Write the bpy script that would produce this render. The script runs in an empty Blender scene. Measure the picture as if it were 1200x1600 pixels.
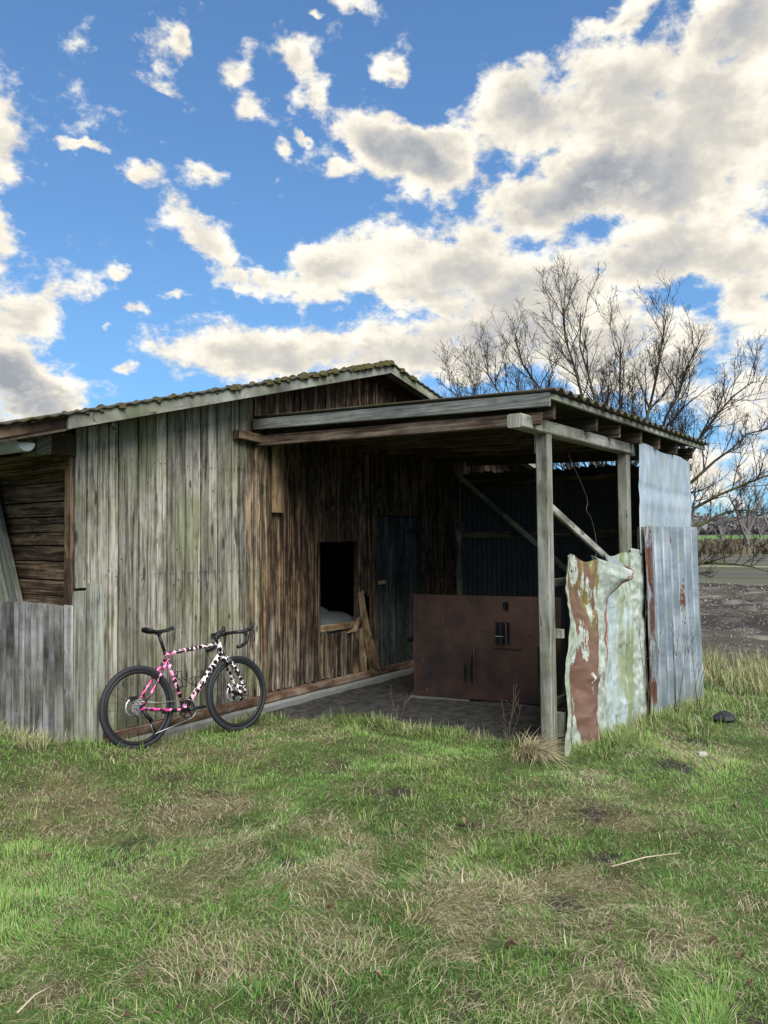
import bpy, math, random
import numpy as np
from mathutils import Vector, Matrix
R = math.radians
rnd = random.Random(7)
rng = np.random.default_rng(11)
sc = bpy.context.scene
col = sc.collection

# ------------------------------------------------------------------ camera
HEAD, PITCH, ROLL, EYE = R(36.3), R(1.86), R(0.5), 1.75
cam = bpy.data.cameras.new('camera'); camo = bpy.data.objects.new('camera', cam); col.objects.link(camo)
F0 = Vector((math.cos(HEAD), math.sin(HEAD), 0)); R0 = Vector((math.sin(HEAD), -math.cos(HEAD), 0)); ZZ = Vector((0, 0, 1))
Fv = F0*math.cos(PITCH)+ZZ*math.sin(PITCH); U0 = -F0*math.sin(PITCH)+ZZ*math.cos(PITCH)
Rv = R0*math.cos(ROLL)-U0*math.sin(ROLL); Uv = U0*math.cos(ROLL)+R0*math.sin(ROLL)
camo.matrix_world = Matrix(((Rv.x, Uv.x, -Fv.x, 0), (Rv.y, Uv.y, -Fv.y, 0), (Rv.z, Uv.z, -Fv.z, EYE), (0, 0, 0, 1)))
cam.sensor_fit = 'HORIZONTAL'; cam.sensor_width = 36.0; cam.lens = 36.0
cam.clip_start = 0.05; cam.clip_end = 6000
sc.camera = camo

# ------------------------------------------------------------------ node helper
class NT:
    def __init__(s, tree): s.t = tree; s.n = tree.nodes; s.l = tree.links
    def new(s, typ, **kw):
        n = s.n.new(typ)
        for k, v in kw.items(): setattr(n, k, v)
        return n
    def put(s, sock, v):
        if isinstance(v, bpy.types.NodeSocket): s.l.new(v, sock)
        elif v is not None:
            if sock.type == 'RGBA' and len(v) == 3: v = (*v, 1)
            sock.default_value = v
    def m(s, op, a, b=None, c=None, clamp=False):
        n = s.new('ShaderNodeMath', operation=op, use_clamp=clamp)
        for i, v in enumerate((a, b, c)):
            if v is not None: s.put(n.inputs[i], v)
        return n.outputs[0]
    def vm(s, op, a, b=None):
        n = s.new('ShaderNodeVectorMath', operation=op); s.put(n.inputs[0], a)
        if b is not None: s.put(n.inputs[1], b)
        return n.outputs[0]
    def xyz(s, v):
        n = s.new('ShaderNodeSeparateXYZ'); s.put(n.inputs[0], v); return n.outputs
    def vec(s, x, y, z=0.0):
        n = s.new('ShaderNodeCombineXYZ')
        for i, v in enumerate((x, y, z)): s.put(n.inputs[i], v)
        return n.outputs[0]
    def noise(s, v, scale=1., detail=4., rough=.55, dist=0., dim='3D'):
        n = s.new('ShaderNodeTexNoise', noise_dimensions=dim)
        s.put(n.inputs['Vector'], v); s.put(n.inputs['Scale'], scale); s.put(n.inputs['Detail'], detail)
        s.put(n.inputs['Roughness'], rough); s.put(n.inputs['Distortion'], dist)
        return n.outputs[0]
    def vor(s, v, scale=1., feat='F1', rand=1.):
        n = s.new('ShaderNodeTexVoronoi', feature=feat); s.put(n.inputs['Vector'], v); s.put(n.inputs['Scale'], scale)
        s.put(n.inputs['Randomness'], rand); return n.outputs
    def mr(s, x, a, b, c=0., d=1., smooth=True):
        n = s.new('ShaderNodeMapRange', interpolation_type='SMOOTHSTEP' if smooth else 'LINEAR')
        for i, v in enumerate((x, a, b, c, d)): s.put(n.inputs[i], v)
        return n.outputs[0]
    def mix(s, f, a, b, mode='MIX'):
        n = s.new('ShaderNodeMix', data_type='RGBA', blend_type=mode, clamp_factor=True)
        s.put(n.inputs[0], f); s.put(n.inputs[6], a); s.put(n.inputs[7], b); return n.outputs[2]
    def ramp(s, f, stops):
        n = s.new('ShaderNodeValToRGB'); e = n.color_ramp.elements
        while len(e) < len(stops): e.new(.5)
        for q, (p, c) in zip(e, stops): q.position = p; q.color = (*c, 1)
        s.put(n.inputs[0], f); return n.outputs[0]
    def pos(s): return s.new('ShaderNodeNewGeometry').outputs['Position']
    def uv(s): return s.new('ShaderNodeUVMap').outputs[0]
    def rand(s): return s.new('ShaderNodeObjectInfo').outputs['Random']

def mat(name, rough=.85, metal=0., spec=.3):
    m = bpy.data.materials.new(name); m.use_nodes = True
    t = NT(m.node_tree); b = t.n['Principled BSDF']
    b.inputs['Roughness'].default_value = rough; b.inputs['Metallic'].default_value = metal
    b.inputs['Specular IOR Level'].default_value = spec
    t.b = b
    return m, t
def setc(t, c): t.put(t.b.inputs['Base Color'], c)
def bump(t, h, strength=.4, dist=.004):
    n = t.new('ShaderNodeBump'); t.put(n.inputs['Strength'], strength); t.put(n.inputs['Distance'], dist); t.put(n.inputs['Height'], h)
    t.l.new(n.outputs[0], t.b.inputs['Normal'])
def plain(name, c, rough=.6, metal=0., spec=.3, var=.25, scale=12.):
    m, t = mat(name, rough, metal, spec)
    n = t.noise(t.pos(), scale, 5.)
    setc(t, t.mix(n, tuple(x*(1-var) for x in c), tuple(min(1, x*(1+var)) for x in c)))
    return m

# ------------------------------------------------------------------ sky and sun
SUN_AZ, SUN_EL = R(240), R(45)
w = bpy.data.worlds.new('World'); sc.world = w; w.use_nodes = True
t = NT(w.node_tree); bg = t.n['Background']
sky = t.new('ShaderNodeTexSky', sky_type='NISHITA'); sky.sun_disc = False
sky.sun_elevation = SUN_EL; sky.sun_rotation = math.pi/2-SUN_AZ; sky.air_density = 1.0; sky.dust_density = .6; sky.ozone_density = 2.0
d = t.new('ShaderNodeTexCoord').outputs['Generated']
X, Y, Zc = t.xyz(d)
az = t.m('MULTIPLY', t.m('ARCTAN2', Y, X), 57.29578); el = t.m('MULTIPLY', t.m('ARCSINE', Zc), 57.29578)
dn = t.vec(X, Y, t.m('MULTIPLY', Zc, 1.5))
wn = t.new('ShaderNodeTexNoise'); t.put(wn.inputs['Vector'], dn); t.put(wn.inputs['Scale'], 11.); t.put(wn.inputs['Detail'], 4.); t.put(wn.inputs['Roughness'], .6)
warp = t.vm('MULTIPLY', t.vm('SUBTRACT', wn.outputs[1], (.5, .5, .5)), (5.5, 4.5, 0))
ae = t.vm('ADD', t.vec(az, el, 0.), warp)
BLOBS = [(61.9,25.1,3.96,2.26,-12),(64.0,27.9,2.1,3.26,0),(63.6,21.5,2.38,3.21,0),(63.9,17.6,2.85,3.34,0),(60.0,16.3,3.16,2.26,-20),(62.2,14.4,3.72,1.72,0),(60.6,10.5,4.6,3.2,10),(61.5,9.5,5.5,3.0,10),(63,9,5,3,0),(64.5,11.5,3.56,3.08,0),(52.8,31.8,1.89,1.79,0),(52.9,29.8,2.33,1.0,10),(50.8,32.8,.82,.82,0),(43.0,32.5,2.31,1.94,30),(41.4,30.2,3.62,1.55,35),(46.1,29.3,2.13,1.04,-20),(47.0,31.5,1.41,1.35,0),(35.0,31.7,2.33,1.3,10),(54.6,24.9,2.28,1.08,15),(51.9,23.0,2.97,1.93,40),(49.0,22.0,2.4,1.73,20),(49.5,25.2,1.84,1.18,0),(47.8,19.4,3.06,1.88,40),(45.3,18.3,2.64,1.04,10),(36.5,27.9,3.64,1.94,25),(34.1,26.8,4.84,2.44,20),(31.2,25.8,3.46,2.07,30),(28.1,28.5,5.46,3.1,-15),(22.7,30.2,6.65,3.42,0),(17.3,27.0,9.31,5.19,0),(11.0,28.7,6.34,5.85,0),(13.2,22.6,8.78,4.23,0),(19.6,24.4,5.77,2.58,12),(9.6,31.7,3.68,2.73,0),(38.1,20.5,6.76,2.66,-8),(41.0,18.9,3.17,1.92,0),(33.7,18.3,5.77,2.73,0),(29.1,21.6,5.7,2.78,-25),(25.1,23.0,4.09,2.29,-10),(22.4,22.5,2.82,1.79,-35),(26.6,17.8,6.55,3.31,0),(19.7,18.1,7.52,2.79,0),(14.5,18.8,5.4,2.23,0),(9.9,17.1,3.28,2.47,0),(49.0,13.2,5.14,2.33,0),(44.6,12.9,4.71,2.55,0),(38.4,13.2,5.76,2.85,0),(33.3,12.9,6.23,2.58,0),(28.1,14.3,5.65,2.8,0),(22.1,12.7,7.66,3.58,0),(15.9,12.2,6.32,3.47,0),(10.0,14.9,2.16,1.79,0),(11.5,8.4,5.12,2.57,0),(13.2,4.2,6.05,2.19,0),(55.2,18.6,1.17,.58,20),(54.6,15.9,.83,.68,0),(56.0,14.7,.64,.47,0),(57.6,25.4,1.61,.45,-15),(43.5,26.3,.91,1.1,-30),(41.9,27.3,.77,.7,0),(40.3,25.8,1.25,.64,0),(37.9,35.3,1.76,.57,20),(18.3,33.8,2.47,.72,-10),(51.7,17.8,1.53,.47,0),(54.8,12.1,.87,.57,0),(40.6,35.1,.78,.4,0)]
acc = None
for (a_, e_, rx, ry, ro) in BLOBS:
    mp = t.new('ShaderNodeMapping', vector_type='TEXTURE'); t.put(mp.inputs[0], ae)
    mp.inputs['Location'].default_value = (a_, e_, 0); mp.inputs['Rotation'].default_value = (0, 0, R(ro)); mp.inputs['Scale'].default_value = (rx*1.22, ry*1.22, 1)
    g = t.new('ShaderNodeTexGradient', gradient_type='SPHERICAL'); t.l.new(mp.outputs[0], g.inputs[0])
    acc = g.outputs['Fac'] if acc is None else t.m('ADD', acc, g.outputs['Fac'])
# the rest of the dome carries the same broken cumulus, from low-frequency noise
gen = t.mr(t.noise(dn, 2.6, 2., .5), .42, .66, 0., 1.6)
inv = t.m('MULTIPLY', t.m('MULTIPLY', t.mr(az, 3., 9.), t.mr(az, 72., 64.)), t.mr(el, 46., 34.))
field = t.m('ADD', t.m('MULTIPLY', acc, inv), t.m('MULTIPLY', gen, t.m('SUBTRACT', 1., inv)))
f1 = t.noise(dn, 13., 7., .64, .08); f2 = t.noise(t.vm('ADD', dn, (-.004, .013, .018)), 13., 4., .60, .08)
cov = t.m('MINIMUM', field, 1.0)
dens = t.m('ADD', t.m('MULTIPLY', cov, .72), t.m('MULTIPLY', t.m('SUBTRACT', f1, .5), 2.3))
alpha = t.mr(dens, .17, .60)
big = t.noise(dn, 6.0, 3., .55)
thick = t.mr(t.m('ADD', field, t.m('MULTIPLY', t.m('SUBTRACT', big, .5), 1.6)), .62, 2.0)
thick = t.m('MULTIPLY', thick, t.mr(dens, .36, .85))
relief = t.m('MULTIPLY', t.m('SUBTRACT', f1, f2), 1.25)
shade = t.m('SUBTRACT', t.m('ADD', t.m('MULTIPLY', thick, .86), .13), relief, clamp=True)
ccol = t.ramp(shade, [(0., (1.05, 1.02, .93)), (.16, (.98, .92, .79)), (.42, (.70, .665, .60)), (.7, (.52, .525, .53)), (1., (.36, .385, .425))])
sr, sg, sb = t.xyz(t.mix(1., sky.outputs[0], (.80, 1.06, 1.30), 'MULTIPLY'))
cp = lambda v, k: t.m('DIVIDE', v, t.m('MULTIPLY_ADD', v, k, 1.))
skyc = t.vec(cp(sr, .34), cp(sg, .13), cp(sb, .07))
mixc = t.mix(alpha, skyc, t.vm('SCALE', ccol, None))
SC_N = [n for n in t.n if n.type == 'VECT_MATH' and n.operation == 'SCALE'][0]; SC_N.inputs['Scale'].default_value = 5.5
t.l.new(mixc, bg.inputs[0]); bg.inputs[1].default_value = .10
w.cycles.sample_map_resolution = 256
sl = bpy.data.lights.new('sun', 'SUN'); sl.energy = 3.0; sl.angle = R(48); sl.color = (1., .95, .87)
so = bpy.data.objects.new('sun', sl); col.objects.link(so)
sd = Vector((math.cos(SUN_AZ)*math.cos(SUN_EL), math.sin(SUN_AZ)*math.cos(SUN_EL), math.sin(SUN_EL)))
so.rotation_euler = sd.to_track_quat('Z', 'Y').to_euler(); so.location = (-4, -6, 12)
vs = sc.view_settings; vs.view_transform = 'Standard'; vs.look = 'None'; vs.exposure = .92; vs.gamma = 1; vs.use_curve_mapping = False
try:
    sc.cycles.max_bounces = 4; sc.cycles.diffuse_bounces = 2; sc.cycles.transparent_max_bounces = 4; sc.cycles.caustics_reflective = False
except Exception: pass

# ------------------------------------------------------------------ mesh helper
ORG = {}
def V(*a): return np.array(a, float)
class MB:
    def __init__(s): s.v = []; s.f = []; s.sm = []
    def add(s, vs, fs, smooth=False):
        o = len(s.v); s.v += [tuple(map(float, p)) for p in vs]; s.f += [tuple(o+i for i in f) for f in fs]; s.sm += [smooth]*len(fs); return s
    def obox(s, c, ax, ay, az_, bev=.0):
        """oriented box from centre and three half-axis vectors, chamfered on the edges along ay... when bev > 0"""
        c, ax, ay, az_ = map(lambda q: np.array(q, float), (c, ax, ay, az_))
        if bev <= 0:
            vs = [c+sx*ax+sy*ay+sz*az_ for sz in (-1, 1) for sy in (-1, 1) for sx in (-1, 1)]
            return s.add(vs, [(0, 2, 3, 1), (4, 5, 7, 6), (0, 1, 5, 4), (2, 6, 7, 3), (0, 4, 6, 2), (1, 3, 7, 5)])
        la, lb = np.linalg.norm(ax), np.linalg.norm(ay); ka, kb = 1-bev/la, 1-bev/lb
        ring = [(ka, 1), (1, kb), (1, -kb), (ka, -1), (-ka, -1), (-1, -kb), (-1, kb), (-ka, 1)][::-1]
        vs = [c+p*ax+q*ay+z*az_ for z in (-1, 1) for p, q in ring]
        return s.add(vs, [tuple(range(7, -1, -1)), tuple(range(8, 16))]+[(i, (i+1) % 8, (i+1) % 8+8, i+8) for i in range(8)])
    def box(s, lo, hi, bev=0., long=2):
        lo, hi = np.array(lo, float), np.array(hi, float); c = (lo+hi)/2; h = (hi-lo)/2
        e = [V(h[0], 0, 0), V(0, h[1], 0), V(0, 0, h[2])]; a = [e[(long+1) % 3], e[(long+2) % 3], e[long]]
        return s.obox(c, *a, bev=bev)
    def beam(s, p, q, wd, ht, up=(0, 0, 1), bev=.006):
        p, q, up = np.array(p, float), np.array(q, float), np.array(up, float)
        d_ = q-p; L = np.linalg.norm(d_); d_ /= L; sd_ = np.cross(d_, up); sd_ /= np.linalg.norm(sd_); u_ = np.cross(sd_, d_)
        return s.obox((p+q)/2, sd_*wd/2, u_*ht/2, d_*L/2, bev)
    def prism(s, pts, nrm, th):
        """pts: outline (3D, planar); extruded by -nrm*th"""
        n = len(pts); pts = [np.array(p, float) for p in pts]; b = [p-np.array(nrm, float)*th for p in pts]
        return s.add(pts+b, [tuple(range(n)), tuple(range(2*n-1, n-1, -1))]+[(i, i+n, (i+1) % n+n, (i+1) % n) for i in range(n)])
    def tube(s, pts, rad, k=8, smooth=True, cap=True):
        pts = [np.array(p, float) for p in pts]; n = len(pts)
        rad = [rad]*n if np.isscalar(rad) else rad
        vs = []; prev = None
        for i, p in enumerate(pts):
            d_ = pts[min(i+1, n-1)]-pts[max(i-1, 0)]; d_ = d_/(np.linalg.norm(d_)+1e-9)
            if prev is None:
                a = np.array((0, 0, 1.)) if abs(d_[2]) < .9 else np.array((1., 0, 0)); u_ = np.cross(d_, a)
            else: u_ = prev-d_*(prev@d_)
            u_ = u_/(np.linalg.norm(u_)+1e-9); prev = u_; w_ = np.cross(d_, u_)
            for j in range(k):
                a = 2*math.pi*j/k; vs.append(p+rad[i]*(math.cos(a)*u_+math.sin(a)*w_))
        fs = [(i*k+j, i*k+(j+1) % k, (i+1)*k+(j+1) % k, (i+1)*k+j) for i in range(n-1) for j in range(k)]
        if cap: fs += [tuple(range(k-1, -1, -1)), tuple(range((n-1)*k, n*k))]
        return s.add(vs, fs, smooth)
    def lathe(s, prof, c, axis, u_, n=32, smooth=True, closed=False):
        """prof: (radius, along axis)"""
        c, axis, u_ = (np.array(q, float) for q in (c, axis, u_)); w_ = np.cross(axis, u_); m = len(prof); vs = []
        for i in range(n):
            a = 2*math.pi*i/n
            for r_, h in prof: vs.append(c+axis*h+r_*(math.cos(a)*u_+math.sin(a)*w_))
        fs = []
        for i in range(n):
            for j in range(m if closed else m-1):
                fs.append((i*m+j, i*m+(j+1) % m, ((i+1) % n)*m+(j+1) % m, ((i+1) % n)*m+j))
        return s.add(vs, fs, smooth)
    def grid(s, fn, nu, nv, smooth=True):
        vs = [fn(i/nu, j/nv) for j in range(nv+1) for i in range(nu+1)]
        return s.add(vs, [(j*(nu+1)+i, j*(nu+1)+i+1, (j+1)*(nu+1)+i+1, (j+1)*(nu+1)+i) for j in range(nv) for i in range(nu)], smooth)
    def build(s, name, m, parent=None, grain=None, uvs=None, label=None, cat=None, group=None, kind=None, solid=0.):
        v = np.array(s.v, float); c = (v.min(0)+v.max(0))/2
        if parent is None: c[2] = v[:, 2].min()
        me = bpy.data.meshes.new(name); me.from_pydata((v-c).tolist(), [], s.f); me.update()
        me.polygons.foreach_set('use_smooth', s.sm)
        if grain is not None or uvs is not None:
            li = np.empty(len(me.loops), int); me.loops.foreach_get('vertex_index', li)
            if uvs is None:
                g = np.array(grain, float); g /= np.linalg.norm(g)
                a = np.cross(g, (0.31, .52, .79)); a /= np.linalg.norm(a); b_ = np.cross(g, a)
                q = v-c; uvv = np.stack([q@a+q@b_*.83, q@g], 1)
            else: uvv = np.array(uvs, float)
            l = me.uv_layers.new(name='UVMap'); l.data.foreach_set('uv', uvv[li].astype(np.float32).ravel())
        o = bpy.data.objects.new(name, me); me.materials.append(m); col.objects.link(o)
        ORG[o.name] = c
        if parent is not None: o.parent = parent; o.location = Vector(c-ORG[parent.name])
        else: o.location = Vector(c)
        tag(o, label, cat, group, kind)
        if solid: md = o.modifiers.new('thickness', 'SOLIDIFY'); md.thickness = solid; md.offset = 0
        return o
def tag(o, label=None, cat=None, group=None, kind=None):
    for k, v in (('label', label), ('category', cat), ('group', group), ('kind', kind)):
        if v: o[k] = v
def thing(name, loc, label, cat, group=None):
    o = bpy.data.objects.new(name, None); o.empty_display_size = .2; col.objects.link(o); o.location = loc; ORG[o.name] = V(*loc)
    tag(o, label, cat, group); return o

# ------------------------------------------------------------------ value noise for layout
_T = rng.random((64, 64))
def vnoise(x, y, sc_):
    x, y = np.asarray(x)*sc_+100.3, np.asarray(y)*sc_+57.7
    xi, yi = np.floor(x).astype(int), np.floor(y).astype(int); fx, fy = x-xi, y-yi
    fx, fy = fx*fx*(3-2*fx), fy*fy*(3-2*fy)
    g = lambda a, b: _T[a % 64, b % 64]
    return (g(xi, yi)*(1-fx)+g(xi+1, yi)*fx)*(1-fy)+(g(xi, yi+1)*(1-fx)+g(xi+1, yi+1)*fx)*fy
def fbm(x, y, s_, o=4):
    r_, a, tot = 0, 1., 0
    for k in range(o): r_ = r_+a*vnoise(np.asarray(x)+k*7.1, np.asarray(y)-k*3.3, s_*2**k); tot += a; a *= .5
    return r_/tot
def S(a, b, x):
    q = np.clip((np.asarray(x, float)-a)/(b-a), 0, 1); return q*q*(3-2*q)
def gz(x, y):
    x, y = np.asarray(x, float), np.asarray(y, float)
    z = -.5*S(5.6, 14.5, x)
    z = z+.14*S(4.3, 3.2, x)*S(4.3, 5.6, y)*S(1.5, 2.8, x)
    near = S(30, 12, x)*S(-22, -8, y)
    z = z+near*((fbm(x, y, .55, 3)-.5)*.10+(fbm(x, y, 2.6, 3)-.5)*.08+(fbm(x, y, 8., 2)-.5)*.03)*S(1.2, 2.0, np.hypot(x-5.0, (y-5.3)*1.4)/1.0+.6)
    far = np.hypot(x, y)
    z = z+S(130, 420, far)*2.2+S(430, 1500, far)*26
    return z
# dry / bare patches: (x, y, radius) and a broad noise
DRYP = [(4.55, 1.95, .55), (4.9, 1.75, .6), (5.25, 2.15, .35), (3.35, 3.9, .5), (2.75, 3.2, .5), (3.0, 2.6, .35), (2.6, 2.1, .3), (3.2, 1.9, .3), (6.6, 1.6, .6), (3.6, 3.1, .35), (2.2, 2.5, .35), (3.0, 4.9, .5), (3.9, 1.5, .3), (7.9, 1.2, .6)]
MUDP = [(4.08, 2.35, .16), (4.72, 1.86, .16), (5.9, 1.72, .28), (4.35, 3.05, .12), (3.5, 1.5, .16), (4.15, 1.55, .15), (3.05, 2.9, .12), (6.9, 1.75, .2)]
def patch(x, y, P):
    r_ = np.zeros(np.shape(x))
    for (a, b, q) in P: r_ = np.maximum(r_, 1-np.hypot(np.asarray(x)-a, (np.asarray(y)-b))/q)
    return np.clip(r_, 0, 1)
def dryness(x, y):
    return np.clip(S(.52, .84, fbm(x, y, 1.1, 4)+.75*(fbm(x+9, y, 5.4, 3)-.5))*.7+S(0, .6, patch(x, y, DRYP)+1.3*(fbm(x, y, 4.2, 3)-.5))*.55, 0, 1)
def muddy(x, y):
    return np.clip(S(.1, .6, patch(x, y, MUDP)+.8*(fbm(x, y, 5., 3)-.5))+.7*S(.66, .78, fbm(x+30, y+3, 2.1, 4)), 0, 1)

# ------------------------------------------------------------------ materials
def wood(name, dark, mid, light, brown=None, xr=None, green=0., knots=1., contrast=1., rough=.88):
    m, t = mat(name, rough)
    u, v, _ = t.xyz(t.uv()); r = t.rand(); p = t.pos(); px, py, pz = t.xyz(p)
    off = t.m('MULTIPLY', r, 57.)
    kv = t.vec(t.m('ADD', t.m('MULTIPLY', u, 6.5), off), t.m('ADD', t.m('MULTIPLY', v, 1.7), off), 0.)
    kd = t.vor(kv, 1.)[0]; km = t.mr(kd, .36, .02)
    bend = t.m('MULTIPLY', km, .035*knots)
    gu = t.m('ADD', u, bend)
    low = t.noise(t.vec(t.m('MULTIPLY', gu, 3.), t.m('ADD', t.m('MULTIPLY', v, 1.3), off), r), 1., 3.)
    gu2 = t.m('ADD', gu, t.m('MULTIPLY', low, .03))
    n1 = t.noise(t.vec(t.m('ADD', t.m('MULTIPLY', gu2, 48.), off), t.m('MULTIPLY', v, 1.5), r), 1., 3., .6)
    n2 = t.noise(t.vec(t.m('ADD', t.m('MULTIPLY', gu2, 17.), off), t.m('MULTIPLY', v, 1.5), r), 1., 4., .6, .3)
    n3 = t.noise(t.vec(t.m('ADD', t.m('MULTIPLY', u, 16.), off), t.m('MULTIPLY', v, 7.), 3.), 1., 5., .6)
    f = t.m('ADD', t.m('MULTIPLY', n1, .62), t.m('ADD', t.m('MULTIPLY', n2, .38), t.m('MULTIPLY', n3, .35)))
    f = t.m('MULTIPLY_ADD', t.m('SUBTRACT', f, .67), 3.0*contrast, .5)
    c = t.ramp(f, [(.05, dark), (.45, mid), (.9, light)])
    if brown:
        bn = t.noise(t.vec(t.m('MULTIPLY', px, 9.), t.m('MULTIPLY', py, 9.), t.m('MULTIPLY', pz, .8)), 1., 4., .6)
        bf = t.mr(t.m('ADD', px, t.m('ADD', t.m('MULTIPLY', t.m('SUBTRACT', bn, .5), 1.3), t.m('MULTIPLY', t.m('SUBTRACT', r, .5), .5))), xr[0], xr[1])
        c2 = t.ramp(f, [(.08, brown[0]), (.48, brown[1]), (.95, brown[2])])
        # splash zone near the sill: pale weathered streaks, raised to paint in light there
        spl_lit = t.m('MULTIPLY', t.mr(t.m('ADD', pz, t.m('MULTIPLY', bn, 1.1)), 1.75, .75), t.mr(n2, .42, .62))
        bf = t.m('SUBTRACT', bf, t.m('MULTIPLY', spl_lit, t.mr(px, 8.2, 6.6, 0., .62)), clamp=True)
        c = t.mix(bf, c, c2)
    if green:
        gn = t.noise(p, 1.6, 5., .6); gf = t.m('MULTIPLY', t.mr(gn, .42, .68), green)
        low_ = t.mr(pz, 1.0, .15)
        gf = t.m('MAXIMUM', gf, t.m('MULTIPLY', low_, t.mr(t.noise(p, 2.3, 4.), .40, .62, 0., green*1.1)))
        if xr: gf = t.m('MULTIPLY', gf, t.mr(px, 5.9, 5.0))
        c = t.mix(gf, c, t.mix(n1, (.085, .115, .035), (.24, .28, .10)))
    c = t.mix(t.mr(kd, .15, .06, 0., .85*knots), c, tuple(x*.5 for x in dark))
    vo = t.vor(t.vec(t.m('ADD', t.m('MULTIPLY', u, 7.), off), t.m('ADD', t.m('MULTIPLY', v, 3.6), off), 0.), 1.)
    on_ = t.mr(t.xyz(vo[1])[0], .74, .76); kr = t.m('ADD', vo[0], t.m('MULTIPLY', t.m('SUBTRACT', n3, .5), .30))
    c = t.mix(t.m('MULTIPLY', on_, t.mr(kr, .16, .06, 0., .75*knots)), c, tuple(x*.6 for x in dark))
    crk = t.noise(t.vec(t.m('ADD', t.m('MULTIPLY', gu2, 62.), off), t.m('MULTIPLY', v, 1.1), 9.), 1., 3., .5, .2)
    c = t.mix(t.m('MULTIPLY', t.mr(t.m('ABSOLUTE', t.m('SUBTRACT', crk, .5)), .018, .004), t.mr(n3, .48, .6, 0., .8)), c, tuple(x*.35 for x in dark))
    val = t.m('MULTIPLY_ADD', t.m('FRACT', t.m('MULTIPLY', r, 7.31)), .72, .58)
    c = t.vm('SCALE', c); t.put(t.n[-1].inputs['Scale'] if False else c.node.inputs['Scale'], val)
    setc(t, c); bump(t, t.m('ADD', n1, t.m('MULTIPLY', n2, .6)), .55, .004)
    return m
GREY = ((.042, .036, .028), (.202, .190, .160), (.45, .435, .385))
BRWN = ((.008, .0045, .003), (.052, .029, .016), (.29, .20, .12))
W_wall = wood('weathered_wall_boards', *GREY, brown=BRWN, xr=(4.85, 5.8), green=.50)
W_gable = wood('gable_boards', (.02, .016, .012), (.075, .06, .046), (.25, .22, .18))
W_grey = wood('grey_timber', (.055, .055, .048), (.165, .17, .15), (.32, .33, .295), knots=.6, green=.3)
W_fence = wood('silver_fence_boards', (.036, .034, .032), (.17, .168, .165), (.40, .405, .41), green=.25, contrast=.9)
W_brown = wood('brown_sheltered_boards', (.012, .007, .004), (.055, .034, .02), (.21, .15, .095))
W_beam = wood('brown_beam', (.02, .013, .009), (.072, .05, .036), (.17, .14, .11), knots=.5)
W_fasc = wood('grey_fascia', (.065, .07, .068), (.145, .152, .148), (.26, .275, .265), knots=.4)
W_post = wood('pale_post', (.10, .10, .09), (.28, .28, .25), (.54, .54, .50), green=.35, knots=.5)
W_raw = wood('raw_split_wood', (.05, .03, .015), (.20, .135, .075), (.42, .32, .20), knots=.6)
W_door = wood('faded_green_door', (.008, .011, .010), (.032, .040, .036), (.11, .12, .105))
W_rust = wood('rust_stained_sill', (.03, .016, .010), (.105, .062, .04), (.27, .21, .16), knots=.2)
M_dark = plain('dark_interior_boards', (.045, .038, .032), .9)
M_dirtc = plain('dusty_concrete', (.12, .125, .125), .9, var=.4, scale=9.)
M_conc = plain('old_concrete', (.18, .185, .18), .9, var=.35, scale=9.)

m_, t = mat('corrugated_roof', .9); n = t.noise(t.pos(), 7., 6.); n2 = t.noise(t.pos(), 2.2, 4.)
setc(t, t.mix(t.mr(n2, .45, .6), t.mix(n, (.030, .026, .022), (.11, .098, .085)), t.mix(n, (.03, .032, .012), (.085, .078, .03)))); bump(t, n, .6, .01); M_roof = m_
m_, t = mat('moss', 1.); n = t.noise(t.pos(), 45., 5.)
setc(t, t.ramp(n, [(.3, (.020, .020, .008)), (.5, (.055, .052, .018)), (.75, (.13, .105, .04))])); bump(t, n, 1., .02); M_moss = m_

def zinc(name, base=(.30, .37, .45), pale=(.50, .56, .63), rustamt=.5):
    m, t = mat(name, .5, .6 if rustamt else .25, .4)
    u, v, _ = t.xyz(t.uv()); p = t.pos(); r = t.rand()
    n = t.noise(t.vec(t.m('MULTIPLY', u, 7.), t.m('MULTIPLY', v, 3.), r), 1., 7., .68); n2 = t.noise(t.vec(t.m('MULTIPLY', u, 34.), t.m('MULTIPLY', v, 2.), r), 1., 6., .68, .3)
    n3 = t.noise(p, 2.4, 4.)
    c = t.mix(t.mr(n, .34, .70), base, pale)
    c = t.mix(t.mr(n2, .60, .72, 0., .5), c, (.20, .24, .28))
    c = t.mix(t.mr(n3, .5, .64, 0., .35), c, (.30, .36, .30))
    if rustamt:
        rn = t.noise(t.vec(t.m('MULTIPLY', u, 24.), t.m('MULTIPLY', v, 1.3), 4.3), 1., 6., .66, .1)
        rf = t.mr(rn, .66-.10*rustamt, .68-.10*rustamt)
        c = t.mix(rf, c, t.mix(n, (.10, .035, .022), (.25, .10, .06)))
        c = t.mix(t.m('MULTIPLY', t.mr(t.m('ADD', u, t.m('MULTIPLY', rn, .16)), .15, .11), t.mr(n2, .44, .50)), c, (.17, .07, .05))
        c = t.mix(t.mr(t.vor(t.vec(t.m('MULTIPLY', u, 9.), t.m('MULTIPLY', v, 5.), 0.), 1.)[0], .085, .05), c, (.06, .04, .035))
    low = t.m('MULTIPLY', t.mr(v, .45, .0), t.mr(n, .35, .6, 0., .8)); c = t.mix(low, c, (.33, .38, .24))
    setc(t, c); t.put(t.b.inputs['Roughness'], t.mr(n, .3, .7, .34, .58)); bump(t, t.m('ADD', n, n2), .25, .004)
    return m
M_zinc = zinc('galvanised_sheet', rustamt=.38); M_zflat = zinc('flat_galvanised_sheet', (.29, .38, .48), (.50, .58, .66), 0.)
M_zdark = plain('dull_dark_corrugated', (.05, .06, .07), .75, .1, var=.6, scale=6.)
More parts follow.
